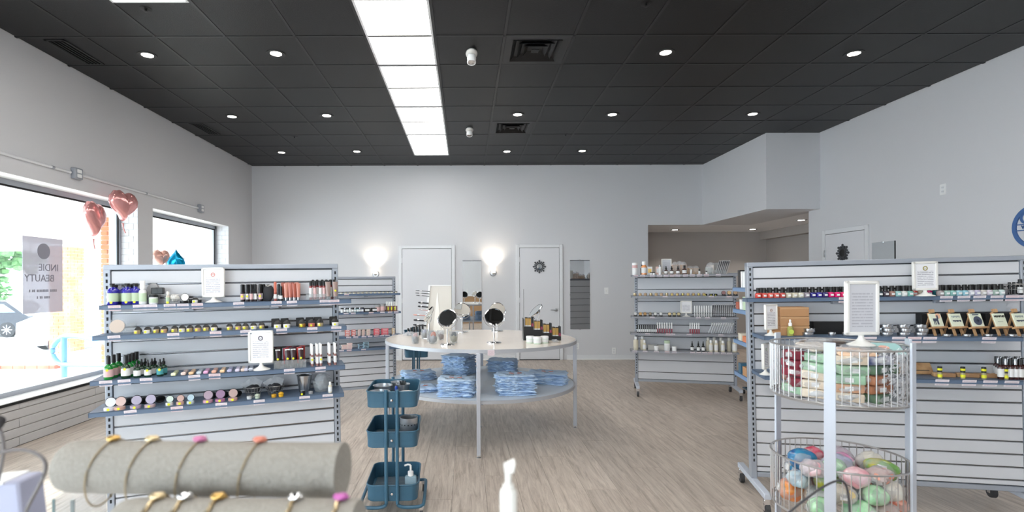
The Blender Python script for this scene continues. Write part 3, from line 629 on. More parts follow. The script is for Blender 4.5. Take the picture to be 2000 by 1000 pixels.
# ================================================================== DISPLAY UNITS
class Unit:
    def __init__(s, name, O, ang, W, tilt, Ht, spacing, label, slatm='slat_grey', side='left', shelfm='shelf_blue', bottom=.155, zpost=0, topbar=True):
        s.M = Matrix.Translation(O) @ Matrix.Rotation(ang, 4, 'Z') @ Matrix.Rotation(-tilt, 4, 'Y'); s.Mi = s.M.inverted(); s.W = W; s.H = Ht; s.shelfm = shelfm; s.nm = name
        o = bpy.data.objects.new('slatwall_display', None); col.objects.link(o); s.o = o; o.matrix_world = s.M; tag(o, label, 'display stand'); s.shelves = []
        pw = .034
        for k, x in enumerate((0, W-pw)):
            p = ob('post', MB().box(x, x+pw, -.03, .03, bottom-.04, Ht, 'rack_grey', .003), o)
            sl = MB(); z = bottom+.09
            while z < Ht-.03:
                sl.box(x+pw/2-.0045, x+pw/2+.0045, -.0312, -.029, z, z+.018, 'matte_black'); z += .0335
            ob('slots', sl, p, kind='stuff')
        if topbar: ob('top_rail', MB().box(0, W, -.032, .032, Ht-.028, Ht, 'rack_grey', .003), o)
        ob('bottom_rail', MB().box(pw, W-pw, -.025, .025, bottom-.01, bottom+.02, 'rack_grey', .003), o)
        ob('core_board', MB().box(pw, W-pw, -.008, .008, bottom, Ht-.02, 'dark_gap'), o)
        z = bottom+.022; a = Ht-.03
        zs = []; zz = a
        while zz > z+.02: zs.append(zz); zz -= spacing
        zs.append(z)
        for hi, lo in zip(zs, zs[1:]):
            ob('slat', MB().box(pw+.002, W-pw-.002, -.022, .022, lo+.0045, hi-.0045, slatm, .002), o)
            if hi != a: pass
            ob('groove_strip', MB().box(pw+.002, W-pw-.002, -.0165, -.0085, lo-.0012, lo+.003, 'slat_metal'), o) if lo != z else None
        for k, x in enumerate((pw/2, W-pw/2)):
            f = ob('foot', MB().box(x-.02, x+.02, -.29, .29, bottom-.055, bottom-.02, 'rack_light', .003), o)
            for y in (-.27, .27):
                ob('caster', MB().lathe([(.036, -.012), (.037, .012)], 'rubber', 18, Tm(x, y, .037, ry=PI/2)).box(x-.018, x+.018, y-.016, y+.016, .062, bottom-.05, 'chrome', .002)
                   .box(x-.018, x-.014, y-.014, y+.014, .03, .07, 'chrome').box(x+.014, x+.018, y-.014, y+.014, .03, .07, 'chrome'), f)
    def ray(s, px, py, yl):       # local point on the plane y = yl behind a photo pixel
        a = s.Mi @ Vector((0, 0, CAMH)); b = s.Mi @ P(px, py, 1.0); d = b-a; t = (yl-a.y)/d.y
        return a+d*t
    def shelf(s, pl, pr, d, m=None, th=.024, brackets=True, back=False):
        a = s.ray(pl[0], pl[1], -d); b = s.ray(pr[0], pr[1], -d); z = (a.z+b.z)/2; m = m or s.shelfm
        x0, x1 = a.x, b.x
        mb = MB().box(x0, x1, -d, -.022, z-.004, z, m).box(x0, x1, -d, -d+.003, z-th, z, m).box(x0, x0+.003, -d, -.022, z-th, z, m).box(x1-.003, x1, -d, -.022, z-th, z, m)
        sh = ob('shelf', mb, s.o)
        if brackets:
            for x in (s.W*.335, s.W*.70):
                ob('bracket', MB().box(x-.025, x+.025, -.05, -.022, z-.045, z-.004, 'rack_grey', .002).prism([(-.004, 0), (.004, 0), (.004, -.02), (-.004, -.02)], -d*.8, -.03, 'rack_grey', Tm(x, 0, z-.004)), sh)
        s.shelves.append((z, d, x0, x1)); return len(s.shelves)-1
    def at(s, k, px, dist, rz=0, dz=0, pyapprox=None):   # world matrix standing on shelf k, `dist` behind its front lip
        z, d, x0, x1 = s.shelves[k]; y = -d+dist
        q = s.ray(px, 550, y)
        # the column's x hardly changes with height, refine with the shelf height
        w_ = s.M @ Vector((q.x, y, z)); 
        v = VY-F*(w_.z-CAMH)/w_.y
        q = s.ray(px, v, y)
        return s.M @ Tm(q.x, y, z+dz, rz=rz)

UL = Unit('left display', (-1.915, 2.815, 0), math.radians(18.5), 1.215, .013, 1.514, .0762, 'near left grey slatwall display on wheels with four blue shelves of cosmetics')
UL.shelf((193, 597), (686, 584), .12); UL.shelf((180, 657), (677, 636), .19); UL.shelf((175, 745), (674, 713), .23); UL.shelf((172, 806), (672, 768), .24)
UR = Unit('right display', (1.862, 3.44, 0), math.radians(-13.2), 1.50, .0165, 1.537, .0762, 'near right grey slatwall display on wheels with nail colour and framed tiles')
UR.shelf((1459, 580), (1999, 579), .13); UR.shelf((1493, 658), (1999, 657), .27); UR.shelf((1494, 735), (1999, 743), .29)
def back_shelf(u, pa, pb, d=.33, m='shelf_pale'):
    a = u.ray(pa[0], pa[1], .03); z = a.z
    mb = MB().box(.005, u.W-.005, .03, d+.03, z-.004, z, m).box(.005, .008, .03, d+.03, z-.028, z, m).box(.005, u.W-.005, d+.027, d+.03, z-.028, z, m)
    ob('shelf', mb, u.o); return z
BZ = [back_shelf(UR, a, None) for a in ((1458, 562), (1459, 607), (1461, 671), (1461, 739))]
UM = Unit('middle display', (2.173, 6.75, 0), math.atan2(-.30, 1.15), 1.19, .004, 1.50, .150, 'grey display on casters near the back wall right of the round table', shelfm='shelf_grey', topbar=False)
for a, b in (((1233, 536), (1443, 535.5)), ((1233, 578), (1443, 577.5)), ((1233, 619), (1443, 618.5)), ((1232, 650.5), (1444, 653)), ((1232, 684), (1444, 689))): UM.shelf(a, b, .22, brackets=False)
UF = Unit('far left display', (-1.995, 5.985, 0), math.radians(22), 1.22, .006, 1.487, .0762, 'far left grey slatwall display behind the near one with boxes on shelves')
UF.shelf((640, 576), (782, 571), .13); UF.shelf((640, 613), (783, 606.5), .17); UF.shelf((640, 660), (785, 652), .17); UF.shelf((640, 687), (785, 675), .20)

# ------------------------------------------------------------------ product meshes
SH = ['top shelf', 'second shelf', 'third shelf', 'fourth shelf', 'bottom shelf']
def merged(parts):
    mb = MB()
    for nm, f in parts: f(mb)
    return [('body', mb.mesh('body'))]
def split(parts): 
    out = []
    for nm, f in parts:
        mb = MB(); f(mb); out.append((nm, mb.mesh(nm)))
    return out
@cached
def bottle(r, h, body, cap, label, capr=.5, caph=.14, sh=.72, dot=0, drop=0, near=1, n=16):
    hb = h*(1-caph)
    L = [('bottle_body', lambda m: m.lathe([(r*.92, 0), (r, .003), (r, hb*sh), (r*.85, hb*(sh+.1)), (r*capr*.8, hb*.93), (r*capr*.8, hb)], body, n))]
    if drop: L.append(('dropper_cap', lambda m: m.lathe([(r*capr, hb), (r*capr, hb+h*caph*.42), (r*capr*.55, hb+h*caph*.5), (r*capr*.45, h*.98), (r*.12, h)], cap, 12)))
    else: L.append(('cap', lambda m: m.lathe([(r*capr, hb-.001), (r*capr, h-.002), (r*capr*.9, h)], cap, n)))
    if label: L.append(('label', lambda m: m.open_lathe([(r+.0002, hb*.18), (r+.0006, hb*.181), (r+.0006, hb*(sh-.08)), (r+.0002, hb*(sh-.079))], label, n)))
    if dot: L.append(('price_dot', lambda m: m.lathe([(.0065, .0), (.0065, .0015), (0, .0016)], 'yellow_dot', 12, Tm(0, -r+.0005, hb*(.14 if dot == 1 else .62), rx=PI/2))))
    return split(L) if near else merged(L)
@cached
def pot(r, h, body, lid, content=None, lean=1, dot=1, near=1, lidface=None):
    L = [('pot_body', lambda m: m.lathe([(r*.95, 0), (r, .002), (r, h), (r*.9, h)], body, 18))]
    if content: L.append(('powder', lambda m: m.lathe([(r*.88, h), (r*.88, h+.0005), (0, h+.001)], content, 14)))
    if lean: 
        def lidf(m):
            T = Tm(0, r*1.35, r*1.05, rx=PI/2-.25)
            m.lathe([(r*1.08, -.003), (r*1.08, .006), (r*.96, .007)], lid, 20, T)
            if lidface: m.lathe([(r*.9, .0072), (0, .0074)], lidface, 18, T)
        L.append(('lid', lidf))
    else: L.append(('lid', lambda m: m.lathe([(r*1.04, h), (r*1.04, h+.008), (r*.98, h+.01)], lid, 18)))
    if dot: L.append(('price_dot', lambda m: m.lathe([(.006, 0), (.006, .001), (0, .0012)], 'yellow_dot', 10, Tm(-.004, -r+.0005, h*.5, rx=PI/2))))
    return split(L) if near else merged(L)
@cached
def jar(r, h, body, lid, label=None, near=1):
    L = [('jar_body', lambda m: m.lathe([(r*.94, 0), (r, .003), (r, h*.72)], body, 18)), ('lid', lambda m: m.lathe([(r*1.03, h*.72), (r*1.03, h-.002), (r*.97, h)], lid, 18))]
    if label: L.append(('label', lambda m: m.open_lathe([(r+.0002, h*.15), (r+.0006, h*.151), (r+.0006, h*.6), (r+.0002, h*.601)], label, 18)))
    return split(L) if near else merged(L)
@cached
def wand(r, h, tube, cap, label=None, ratio=.5, near=1, dot=0):
    L = [('tube_body', lambda m: m.lathe([(r, 0), (r, h*ratio)], tube, 12)), ('cap', lambda m: m.lathe([(r*.86, h*ratio), (r*.9, h*.97), (r*.6, h)], cap, 12))]
    if label: L.append(('label', lambda m: m.open_lathe([(r+.0002, h*.12), (r+.0005, h*.121), (r+.0005, h*(ratio-.1)), (r+.0002, h*(ratio-.099))], label, 12)))
    if dot: L.append(('price_dot', lambda m: m.lathe([(.006, 0), (.006, .001), (0, .0012)], 'yellow_dot', 10, Tm(0, -r-.0004, h*.3, rx=PI/2))))
    return split(L) if near else merged(L)
@cached
def squeeze(r, h, body, cap, label=None, up=1, dot=0):
    def bodyf(m):
        n = 14; vs = []; fs = []
        for j in range(6):
            q = j/5; z = h*.18+q*h*.82; a = r*(1+.15*q); b = r*(1-q)+.0012
            for i in range(n):
                t = 2*PI*i/n; vs.append((a*math.cos(t), b*math.sin(t), z))
        for j in range(5):
            for i in range(n): fs.append((j*n+i, j*n+(i+1) % n, (j+1)*n+(i+1) % n, (j+1)*n+i))
        fs.append(tuple(range(n))[::-1]); fs.append(tuple(range(5*n, 6*n))); m.add(vs, fs, body)
    L = [('tube_body', bodyf), ('cap', lambda m: m.lathe([(r*.8, 0), (r*.85, h*.18)], cap, 12))]
    if label: L.append(('label', lambda m: m.cbox((0, -r*.62, h*.55), (r*1.3, .001, h*.42), label, 0, Tm(0, 0, 0, rx=-.06)).box(-r, r, -.002, .002, h*.93, h*1.0, label)))
    if dot: L.append(('price_dot', lambda m: m.lathe([(.006, 0), (.006, .001), (0, .0012)], 'yellow_dot', 10, Tm(0, -r*.9, h*.5, rx=PI/2))))
    return split(L)
@cached
def card(wd, ht, m, tiltx):
    return [('card', MB().box(-wd/2, wd/2, -.0006, .0006, -ht, 0, m, 0, Tm(rx=tiltx)).mesh('price_card'))]
@cached
def signholder(wd, ht, paper, emblem=None, hd=.028, white='white_plastic'):
    b = wd*.1; z0 = hd
    fr = MB().box(-wd/2, wd/2, .0, .012, z0, z0+ht, white, .006, None, 3)
    rim = MB()
    for a in ((-wd/2, wd/2, z0, z0+b), (-wd/2, wd/2, z0+ht-b, z0+ht), (-wd/2, -wd/2+b, z0, z0+ht), (wd/2-b, wd/2, z0, z0+ht)): rim.box(a[0], a[1], -.006, .004, a[2], a[3], white, .0025)
    pp = MB().box(-wd/2+b, wd/2-b, -.0015, 0, z0+b, z0+ht-b, paper)
    r = wd*.36
    bs = MB().lathe([(r, 0), (r, .003), (r*.7, .008), (r*.35, .016), (r*.2, .026), (r*.18, hd+.004), (r*.05, hd+.005)], white, 24, Tm(0, .005, 0))
    subs = []
    if emblem: subs.append(('emblem', MB().open_lathe([(wd*.06, -.0002), (wd*.06, .0008), (wd*.10, .0008), (wd*.10, -.0002)], emblem, 20, Tm(0, -.0015, z0+ht*.76, rx=PI/2)).box(-wd*.05, wd*.05, -.0024, -.0014, z0+ht*.755, z0+ht*.77, emblem).mesh('emblem')))
    return [('panel', fr.mesh('panel')), ('frame', rim.mesh('frame')), ('paper', pp.mesh('paper'), subs), ('base', bs.mesh('base'))]
@cached
def boxp(w_, d_, h_, m, face=None, bev=.001):
    L = [('carton', MB().box(-w_/2, w_/2, -d_/2, d_/2, 0, h_, m, bev).mesh('carton'))]
    if face: L.append(('label', MB().box(-w_*.34, w_*.34, -d_/2-.0008, -d_/2+.0002, h_*.25, h_*.75, face).mesh('label')))
    return L
@cached
def polish(c, near=1):
    L = [('bottle_body', lambda m: m.lathe([(.0165, 0), (.018, .003), (.018, .026), (.013, .031), (.008, .032)], c, 16)), ('cap', lambda m: m.lathe([(.0115, .032), (.0105, .062), (.0095, .064)], 'black', 14)),
         ('label', lambda m: m.box(-.008, .008, -.0187, -.0178, .009, .02, 'label_white'))]
    return split(L) if near else merged(L)
cnt = {}
def put(u, k, px, dist, name, cat, desc, parts, grp=None, rz=0, dz=0, num=True, where=None):
    key = (u.nm, k, desc); cnt[key] = cnt.get(key, 0)+1
    lab = '%s%s, %s, %s' % (desc, (', %s from left' % nth(cnt[key]-1)) if num else '', SH[k], u.nm)
    thing(name, lab, cat, parts, u.at(k, px, dist, rz, dz), grp)
def cards(u, k, pxs, w_=.056, h_=.030, m='card_print', nm=None):
    z, d, x0, x1 = u.shelves[k]
    for i, px in enumerate(pxs):
        M_ = u.at(k, px, -.0035) 
        thing('price_card', 'white price card hung on %s, %s, %s from left' % (SH[k], u.nm, nth(i)), 'price card', card(w_, h_, 'card_print_pink' if (i*7+k) % 5 == 0 else m, .28), M_ @ Tm(0, 0, -.001, ry=random.uniform(-.03, .03)), 'price cards on the '+SH[k]+' of the '+u.nm)

# ================================================================== LEFT DISPLAY GOODS
G = UL; g1 = 'blue glass bottles on the left display'
for px, d in ((226, .085), (243, .09), (256, .095), (266, .08)):
    put(G, 0, px, d, 'blue_bottle', 'bottle', 'cobalt blue bottle in the back row', bottle(.024, .108, 'bottle_blue', 'black', 'label_green'), g1)
for px, d in ((220, .03), (249, .035), (265, .045)):
    put(G, 0, px, d, 'blue_bottle', 'bottle', 'cobalt blue green-labelled bottle, front row', bottle(.026, .112, 'bottle_blue', 'black', 'label_green', .5, .14, .72, 1), g1)
put(G, 0, 279, .03, 'pump_bottle', 'bottle', 'white bottle with tall cap and green label', bottle(.018, .125, 'white', 'white', 'label_green', .72, .34, .8), num=False)
put(G, 0, 300, .09, 'cloth_pouch', 'pouch', 'grey folded cloth pouch standing behind the jar', [('pouch', MB().blob((0, 0, .055), (.036, .018, .056), 'grey_pot', 5, .1).mesh('pouch'))], num=False)
put(G, 0, 300, .03, 'cream_jar', 'jar', 'squat jar with green label and black lid', jar(.021, .05, 'white', 'black', 'label_green'), num=False)
for i, (px, dz) in enumerate(((304, .052), (314, .052))): put(G, 0, px, .045+.0*i, 'small_black_box', 'box', 'small black box stacked high beside the jar', [('box', MB().box(-.017, .017, -.02, .02, 0, .035, 'black', .003).mesh('box'))], dz=dz-.0)
put(G, 0, 311, .045, 'acrylic_riser', 'display riser', 'clear acrylic riser under the black boxes', [('riser', MB().box(-.045, .045, -.025, .025, .048, .0515, 'acrylic').box(-.045, -.043, -.025, .025, 0, .05, 'acrylic').box(.043, .045, -.025, .025, 0, .05, 'acrylic').mesh('riser'))], num=False)
put(G, 0, 328, .03, 'sample_bottle', 'bottle', 'little cream bottle with pale cap', bottle(.0095, .065, 'cream_liquid', 'warm_white', 'label_green', .75, .3, .8, 1), num=False)
@cached
def wire_bowl(r, h, m='wire_steel'):
    mb = MB()
    for q in (0, .5, 1):
        rr = r*(.62+.38*q); mb.tube([(rr*math.cos(a*PI/12), rr*math.sin(a*PI/12), .002+h*q) for a in range(24)], .0014 if q < 1 else .0022, m, 5, True)
    for k in range(18):
        a = k*PI/9; mb.tube([(0, 0, .002), (r*.62*math.cos(a), r*.62*math.sin(a), .002), (r*math.cos(a), r*math.sin(a), h)], .0008, m, 4)
    return [('wire_bowl', mb.mesh('wire_bowl'))]
put(G, 0, 342, .04, 'wire_bowl', 'bowl', 'small wire mesh bowl of sponges', wire_bowl(.03, .045), num=False)
put(G, 0, 342, .04, 'cosmetic_sponge', 'sponge', 'cream cosmetic sponge inside the wire bowl', [('sponge', MB().blob((0, 0, .026), (.022, .022, .02), 'warm_white', 3).mesh('sponge'))], num=False, dz=.003)
@cached
def compact(r, base, lidf, lidm='black', near=1, dot=1):
    L = [('base', lambda m: m.lathe([(r*.97, 0), (r, .002), (r, .013), (r*.93, .014)], base, 22)), ('powder', lambda m: m.lathe([(r*.9, .0142), (0, .0146)], lidf, 18))]
    def lid(m):
        T = Tm(0, r*.95, r*1.0+.01, rx=PI/2-.22)
        m.lathe([(r*1.02, -.004), (r*1.04, .004), (r*.94, .006)], lidm, 24, T); m.lathe([(r*.92, .0065), (0, .0067)], lidf, 22, T)
    L.append(('mirror_lid', lid))
    if dot: L.append(('price_dot', lambda m: m.lathe([(.0065, 0), (.0065, .001), (0, .0012)], 'yellow_dot', 12, Tm(0, -r+.0005, .0075, rx=PI/2))))
    return split(L) if near else merged(L)
put(G, 0, 360, .03, 'compact', 'compact', 'upright round compact with pale face and black rim', compact(.021, 'black', 'label_white', 'black', 1, 0), num=False)
put(G, 0, 374, .055, 'cream_pot', 'pot', 'black screw-top pot', jar(.012, .022, 'black', 'black'), num=False)
put(G, 0, 381, .03, 'cream_pot', 'pot', 'pale pot with open black lid leaning behind', pot(.014, .016, 'warm_white', 'black', None, 1, 1), num=False)
put(G, 0, 390, .05, 'cream_pot', 'pot', 'tiny black pot nearest the framed sign', jar(.010, .016, 'black', 'black'), num=False)
put(G, 0, 417, .045, 'sign_holder', 'sign', 'white framed notice on a pedestal with round red emblem', signholder(.122, .165, 'paper_print', cm((190, 120, 110))), num=False, rz=math.radians(-14))
r = random.Random(11)
for i, px in enumerate((473, 483, 491, 499, 508)):
    put(G, 0, px, .03+.01*(i % 2), 'lipstick_tube', 'lip gloss', 'slim black tube standing in the tray', wand(.0085, .098, cm((40, 26, 30)), 'black', 'label_white' if i % 2 else 'label_pink', .55, 1, 1 if i in (0, 1, 4) else 0), 'slim black tubes on the left display')
for i, px in enumerate((476, 487, 496, 511, 516)):
    put(G, 0, px, .07, 'lipstick_tube', 'lip gloss', 'slim black tube in the back row', wand(.0085, .098, cm((40, 26, 30)), 'black', 'label_white', .55), 'slim black tubes on the left display')
put(G, 0, 524, .05, 'organza_bag', 'bag', 'dark grey see-through bag of tubes', [('bag', MB().blob((0, 0, .045), (.03, .02, .05), 'dark_fabric', 8, .12).mesh('bag')), ('drawstring', MB().tube([(-.012, -.012, .088), (0, -.018, .085), (.014, -.01, .089)], .0015, 'warm_white', 5).mesh('drawstring'))], num=False)
for i, px in enumerate((538, 545, 549)):
    put(G, 0, px, .03+.012*(i % 2), 'lip_gloss_tube', 'lip gloss', 'slim black tube with coral top', wand(.0085, .108-.012*i, 'black' if i else cm((150, 80, 70)), cm((196, 104, 84)) if i == 0 else 'black', 'label_white', .45), 'coral and black tubes')
tc_ = [(192, 128, 112), (176, 104, 90), (164, 86, 70), (186, 120, 104), (150, 84, 74)]
for i, px in enumerate((559, 567, 575, 583)):
    put(G, 0, px, .03, 'gloss_squeeze_tube', 'lip gloss', 'peach squeeze tube, front row', squeeze(.0105, .098, cm(tc_[i], .25), 'tin', None), 'peach squeeze tubes')
for i, px in enumerate((553, 562, 571, 580)):
    put(G, 0, px, .065, 'gloss_squeeze_tube', 'lip gloss', 'peach squeeze tube, back row', squeeze(.0105, .104, cm(tc_[(i+2) % 5], .25), 'tin', None), 'peach squeeze tubes')
put(G, 0, 622, .045, 'acrylic_tray', 'tray', 'clear acrylic tray holding red tubes', [('tray', MB().box(-.07, .07, -.03, -.028, 0, .035, 'acrylic').box(-.07, .07, .028, .03, 0, .035, 'acrylic').box(-.07, .07, -.03, .03, 0, .002, 'acrylic').box(.068, .07, -.03, .03, 0, .035, 'acrylic').box(-.07, -.068, -.03, .03, 0, .035, 'acrylic').mesh('tray'))], num=False)
for i, px in enumerate((607, 615, 626, 633)):
    put(G, 0, px, .03, 'lip_gloss_tube', 'lip gloss', 'red tube with round label, front row', wand(.0085, .110, cm((142, 60, 58), .2), 'black', 'label_pink' if i % 2 else 'label_white', .72), 'red tubes in the acrylic tray', dz=.002)
for i, px in enumerate((612, 620, 630, 638, 646, 653)):
    put(G, 0, px, .062, 'lip_gloss_tube', 'lip gloss', 'red tube with black cap, back row', wand(.0085, .116, cm((120, 50, 50), .2), 'black', 'label_white', .72), 'red tubes in the acrylic tray', dz=.002)
for i, px in enumerate((641, 655)):
    put(G, 0, px, .022, 'gloss_squeeze_tube', 'lip gloss', 'grey brown clear squeeze tube at the right end', squeeze(.013, .104, cm((150, 128, 122), .2), 'acrylic', None, 1, i), 'grey brown tubes')
cards(G, 0, (223, 271, 295, 331, 357, 385, 466, 540, 570, 634, 653))
# second shelf
put(G, 1, 230, .05, 'powder_case', 'compact', 'large clear round case tilted up with beige powder', [('case', MB().lathe([(.038, 0), (.04, .004), (.04, .018), (.036, .022)], 'acrylic', 26, Tm(0, 0, .037, rx=PI/2-.25)).mesh('case')), ('powder', MB().lathe([(.034, .004), (.034, .012), (0, .012)], cm((214, 190, 172)), 22, Tm(0, 0, .037, rx=PI/2-.25)).mesh('powder'))], num=False, dz=.003)
for i, (px, dz) in enumerate(((252, 0), (255, .018), (258, .036))): put(G, 1, px, .07, 'clear_jar', 'jar', 'clear acrylic pot in a short stack', [('pot', MB().lathe([(.022, 0), (.022, .016), (.019, .017)], 'acrylic', 18).mesh('pot'))], 'stacked clear pots', dz=dz)
for i, px in enumerate((268, 287, 305, 320, 340, 355, 370, 386, 402, 418, 448, 465, 479, 495, 511)):
    put(G, 1, px, .03+.004*(i % 3), 'powder_pot', 'pot', 'small gold pot with black lid leaning behind', pot(.0155, .018, ('pale_gold', 'warm_white', 'pale_gold', cm((196, 160, 130)))[i % 4], 'black', cm((190, 160, 120)), 1, 1), 'gold pots with black lids')
for i, px in enumerate((424, 516)): put(G, 1, px, .07, 'flat_case', 'compact', 'flat closed black case behind the pots', [('case', MB().lathe([(.022, 0), (.023, .01), (.02, .012)], 'black', 20).mesh('case'))])
for i, px in enumerate((542, 560, 590, 609, 625, 655)):
    put(G, 1, px, .03, 'powder_pot', 'pot', 'wide pale pot with tall black lid behind', pot(.019, .020, ('warm_white', 'warm_white', 'gold', cm((190, 110, 96)), 'pale_gold', 'warm_white')[i], 'black', None, 1, 1), 'wide pale pots')
    put(G, 1, px-4, .10, 'square_case', 'compact', 'black square case standing behind the wide pots', [('case', MB().box(-.022, .022, -.008, .008, 0, .05, 'black', .003, Tm(rx=-.15)).mesh('case'))], 'black square cases')
cards(G, 1, (222, 338, 421, 480, 550, 610, 657))
# third shelf
for j in range(3):
    put(G, 2, 212+j*10, .03+j*.05, 'spray_bottle', 'bottle', 'bright green glass spray bottle in the leftmost row', bottle(.021, .118, 'bottle_green', 'black', 'label_pink', .52, .34, .74, 2), 'green spray bottles')
for j in range(4):
    put(G, 2, 246+j*7, .03+j*.045, 'spray_bottle', 'bottle', 'green glass spray bottle in the second row', bottle(.021, .118, 'bottle_green' if j else 'bottle_dgreen', 'black', 'label_white', .52, .34, .74, 2), 'green spray bottles')
for i, (px, d, lb) in enumerate(((268, .03, 'label_white'), (277, .075, 'label_white'), (289, .03, 'label_white'), (297, .075, 'label_white'), (303, .10, 'label_white'), (284, .10, 'label_white'), (313, .03, 'label_teal'), (320, .07, 'label_teal'))):
    put(G, 2, px, d, 'dropper_bottle', 'bottle', 'small dark dropper bottle, %s label' % ('teal' if 'teal' in lb else 'white'), bottle(.0165, .088, 'bottle_dgreen', 'black', lb, .5, .36, .74, 2 if i in (2, 6) else 0, 1), 'small dropper bottles')
tn = [(200, 206, 160), (190, 168, 160), (200, 160, 120), (160, 170, 178), (196, 140, 176), (190, 140, 120), (204, 168, 130), (150, 150, 180), (178, 170, 190), (190, 170, 160), (170, 170, 190), (160, 166, 180)]
for i, px in enumerate((342, 361, 376, 391, 404, 420, 436, 450, 465, 448+28, 481, 491)):
    put(G, 2, px, .045, 'pigment_tray', 'pigment', 'low narrow tray of shimmering pigment', [('tray', MB().box(-.011, .011, -.04, .05, 0, .014, cm(tn[i], .3, .3), .004, Tm(rx=.08)).mesh('tray')), ('front_cap', MB().box(-.012, .012, -.046, -.038, 0, .016, cm([min(255, v+25) for v in tn[i]], .3, .2), .004).mesh('front_cap'))], 'narrow pigment trays')
put(G, 2, 510, .03, 'sign_holder', 'sign', 'white framed notice on a pedestal with dark square emblem', signholder(.133, .178, 'paper_print', cm((70, 60, 76)), .036), num=False, rz=math.radians(-14))
for i, (px, cc) in enumerate(((543, (40, 60, 50)), (562, (150, 30, 44)), (573, (60, 30, 40)), (588, (196, 60, 50)))):
    put(G, 2, px, .03, 'paint_tube', 'tube', 'white-labelled squeeze tube, front row', squeeze(.013, .105, cm((52, 30, 34), .3), 'black', cm((226, 226, 226)), 1, 1), 'labelled squeeze tubes')
    for j in range(3):
        put(G, 2, px-3+j*3, .06+j*.035, 'paint_tube', 'tube', 'dark squeeze tube, rows behind', squeeze(.013, .108, cm((84, 30, 46) if j % 2 else cc, .3), 'black', None), 'labelled squeeze tubes')
put(G, 2, 567, .05, 'acrylic_tray', 'tray', 'clear acrylic tray under the squeeze tubes', [('tray', MB().box(-.085, .085, -.04, -.038, 0, .045, 'acrylic').box(-.085, -.083, -.04, .1, 0, .045, 'acrylic').box(.083, .085, -.04, .1, 0, .045, 'acrylic').mesh('tray'))], num=False)
for i, px in enumerate((610, 620, 627, 644, 655)):
    for j in range(2):
        put(G, 2, px+(-2 if j else 0), .03+.05*j, 'gloss_wand', 'lip gloss', 'clear tube with white cap, '+('back row' if j else 'front row'), wand(.0075, .125, cm((150, 110, 104), .2), 'white', 'label_white', .52, 1, 1 if not j and i in (0, 2) else 0), 'white-capped wands', dz=.0)
cards(G, 2, (206, 242, 285, 379, 419, 565, 626))
# fourth shelf
cc = [((226, 222, 226), (214, 214, 220)), ((214, 172, 156), (206, 176, 168)), ((176, 156, 176), (168, 158, 178)), ((196, 170, 172), (170, 160, 182))]
for i, px in enumerate((214, 234, 265, 293)):
    put(G, 3, px, .035, 'open_compact', 'compact', 'large open compact with black-rimmed lid', compact(.025, cm(cc[i][0]), cm(cc[i][1])), 'large open compacts')
for i, px in enumerate((251, 283, 313)): put(G, 3, px, .12, 'flat_case', 'compact', 'closed glossy black case in the row behind', [('case', MB().lathe([(.024, 0), (.026, .008), (.022, .011)], 'black', 20, Tm(0, 0, .016, rx=.5)).mesh('case'))], 'closed black cases')
for i, (px, a, b) in enumerate(((331, (220, 216, 216), (200, 210, 200)), (352, (216, 170, 156), (196, 160, 150)), (372, (206, 216, 220), (176, 196, 206)))):
    put(G, 3, px, .04, 'open_compact', 'compact', 'small open compact in the middle trio', compact(.018, cm(a), cm(b)), 'small open compacts')
for i, (px, a, b) in enumerate(((406, (196, 150, 166), (168, 146, 160)), (430, (190, 124, 160), (150, 116, 146)), (455, (206, 160, 150), (184, 156, 150)))):
    put(G, 3, px, .035, 'open_compact', 'compact', 'open compact with pink powder', compact(.024, cm(a), cm(b)), 'pink open compacts')
    put(G, 3, px+8, .12, 'flat_case', 'compact', 'closed black case behind the pink compacts', [('case', MB().lathe([(.024, 0), (.026, .008), (.022, .011)], 'black', 20, Tm(0, 0, .014, rx=.5)).mesh('case'))], 'closed black cases')
for i, px in enumerate((495, 537)):
    put(G, 3, px, .10, 'wire_bowl', 'bowl', 'wire mesh bowl of wrapped sachets', wire_bowl(.052, .052))
    put(G, 3, px, .10, 'sachet_pile', 'sachet', 'pile of clear wrapped sachets in a wire bowl', [('sachets', MB().blob((0, 0, .035), (.038, .036, .026), 'dark_fabric', 4+i, .2).mesh('sachets')), ('wrapper', MB().box(-.03, .03, -.002, 0, 0, .05, 'plastic_bag', 0, Tm(.004, -.01, .045, rx=-.4, ry=.4)).box(-.025, .025, -.002, 0, 0, .045, 'plastic_bag', 0, Tm(-.02, .01, .04, rx=.2, ry=-.5)).mesh('wrapper'))], dz=.006)
for i, (px, c_, nm) in enumerate(((487, (206, 206, 206), 'white'), (503, (190, 200, 180), 'pale green'), (535, (216, 160, 40), 'orange'), (549, (226, 170, 30), 'yellow'))):
    put(G, 3, px, .03, 'balm_pot', 'pot', 'tiny %s balm pot in front of the bowls' % nm, [('pot', MB().lathe([(.011, 0), (.013, .003), (.013, .011), (.010, .014)], cm(c_), 14).mesh('pot')), ('lid', MB().lathe([(.0135, .011), (.0135, .016), (.006, .018)] if i % 2 == 0 else [(.012, .011), (.015, .018), (.008, .026)], cm([v*.9 for v in c_]), 14).mesh('lid'))], num=False)
put(G, 3, 595, .12, 'mesh_pail', 'pail', 'tall grey tapered pail of packets', [('pail', MB().open_lathe([(.0, .001), (.030, .001), (.042, .095), (.045, .096), (.041, .096), (.029, .003)], 'tin', 24).mesh('pail')), ('packets', MB().blob((0, 0, .08), (.033, .03, .02), 'dark_fabric', 9, .2).mesh('packets'))], num=False)
put(G, 3, 591, .03, 'balm_pot', 'pot', 'tiny black pot with yellow sticker below the pail', pot(.014, .014, 'black', 'black', None, 0, 1), num=False)
put(G, 3, 607, .04, 'balm_pot', 'pot', 'tiny clear pot right of the black one', jar(.012, .016, 'grey_pot', 'grey_pot'), num=False)
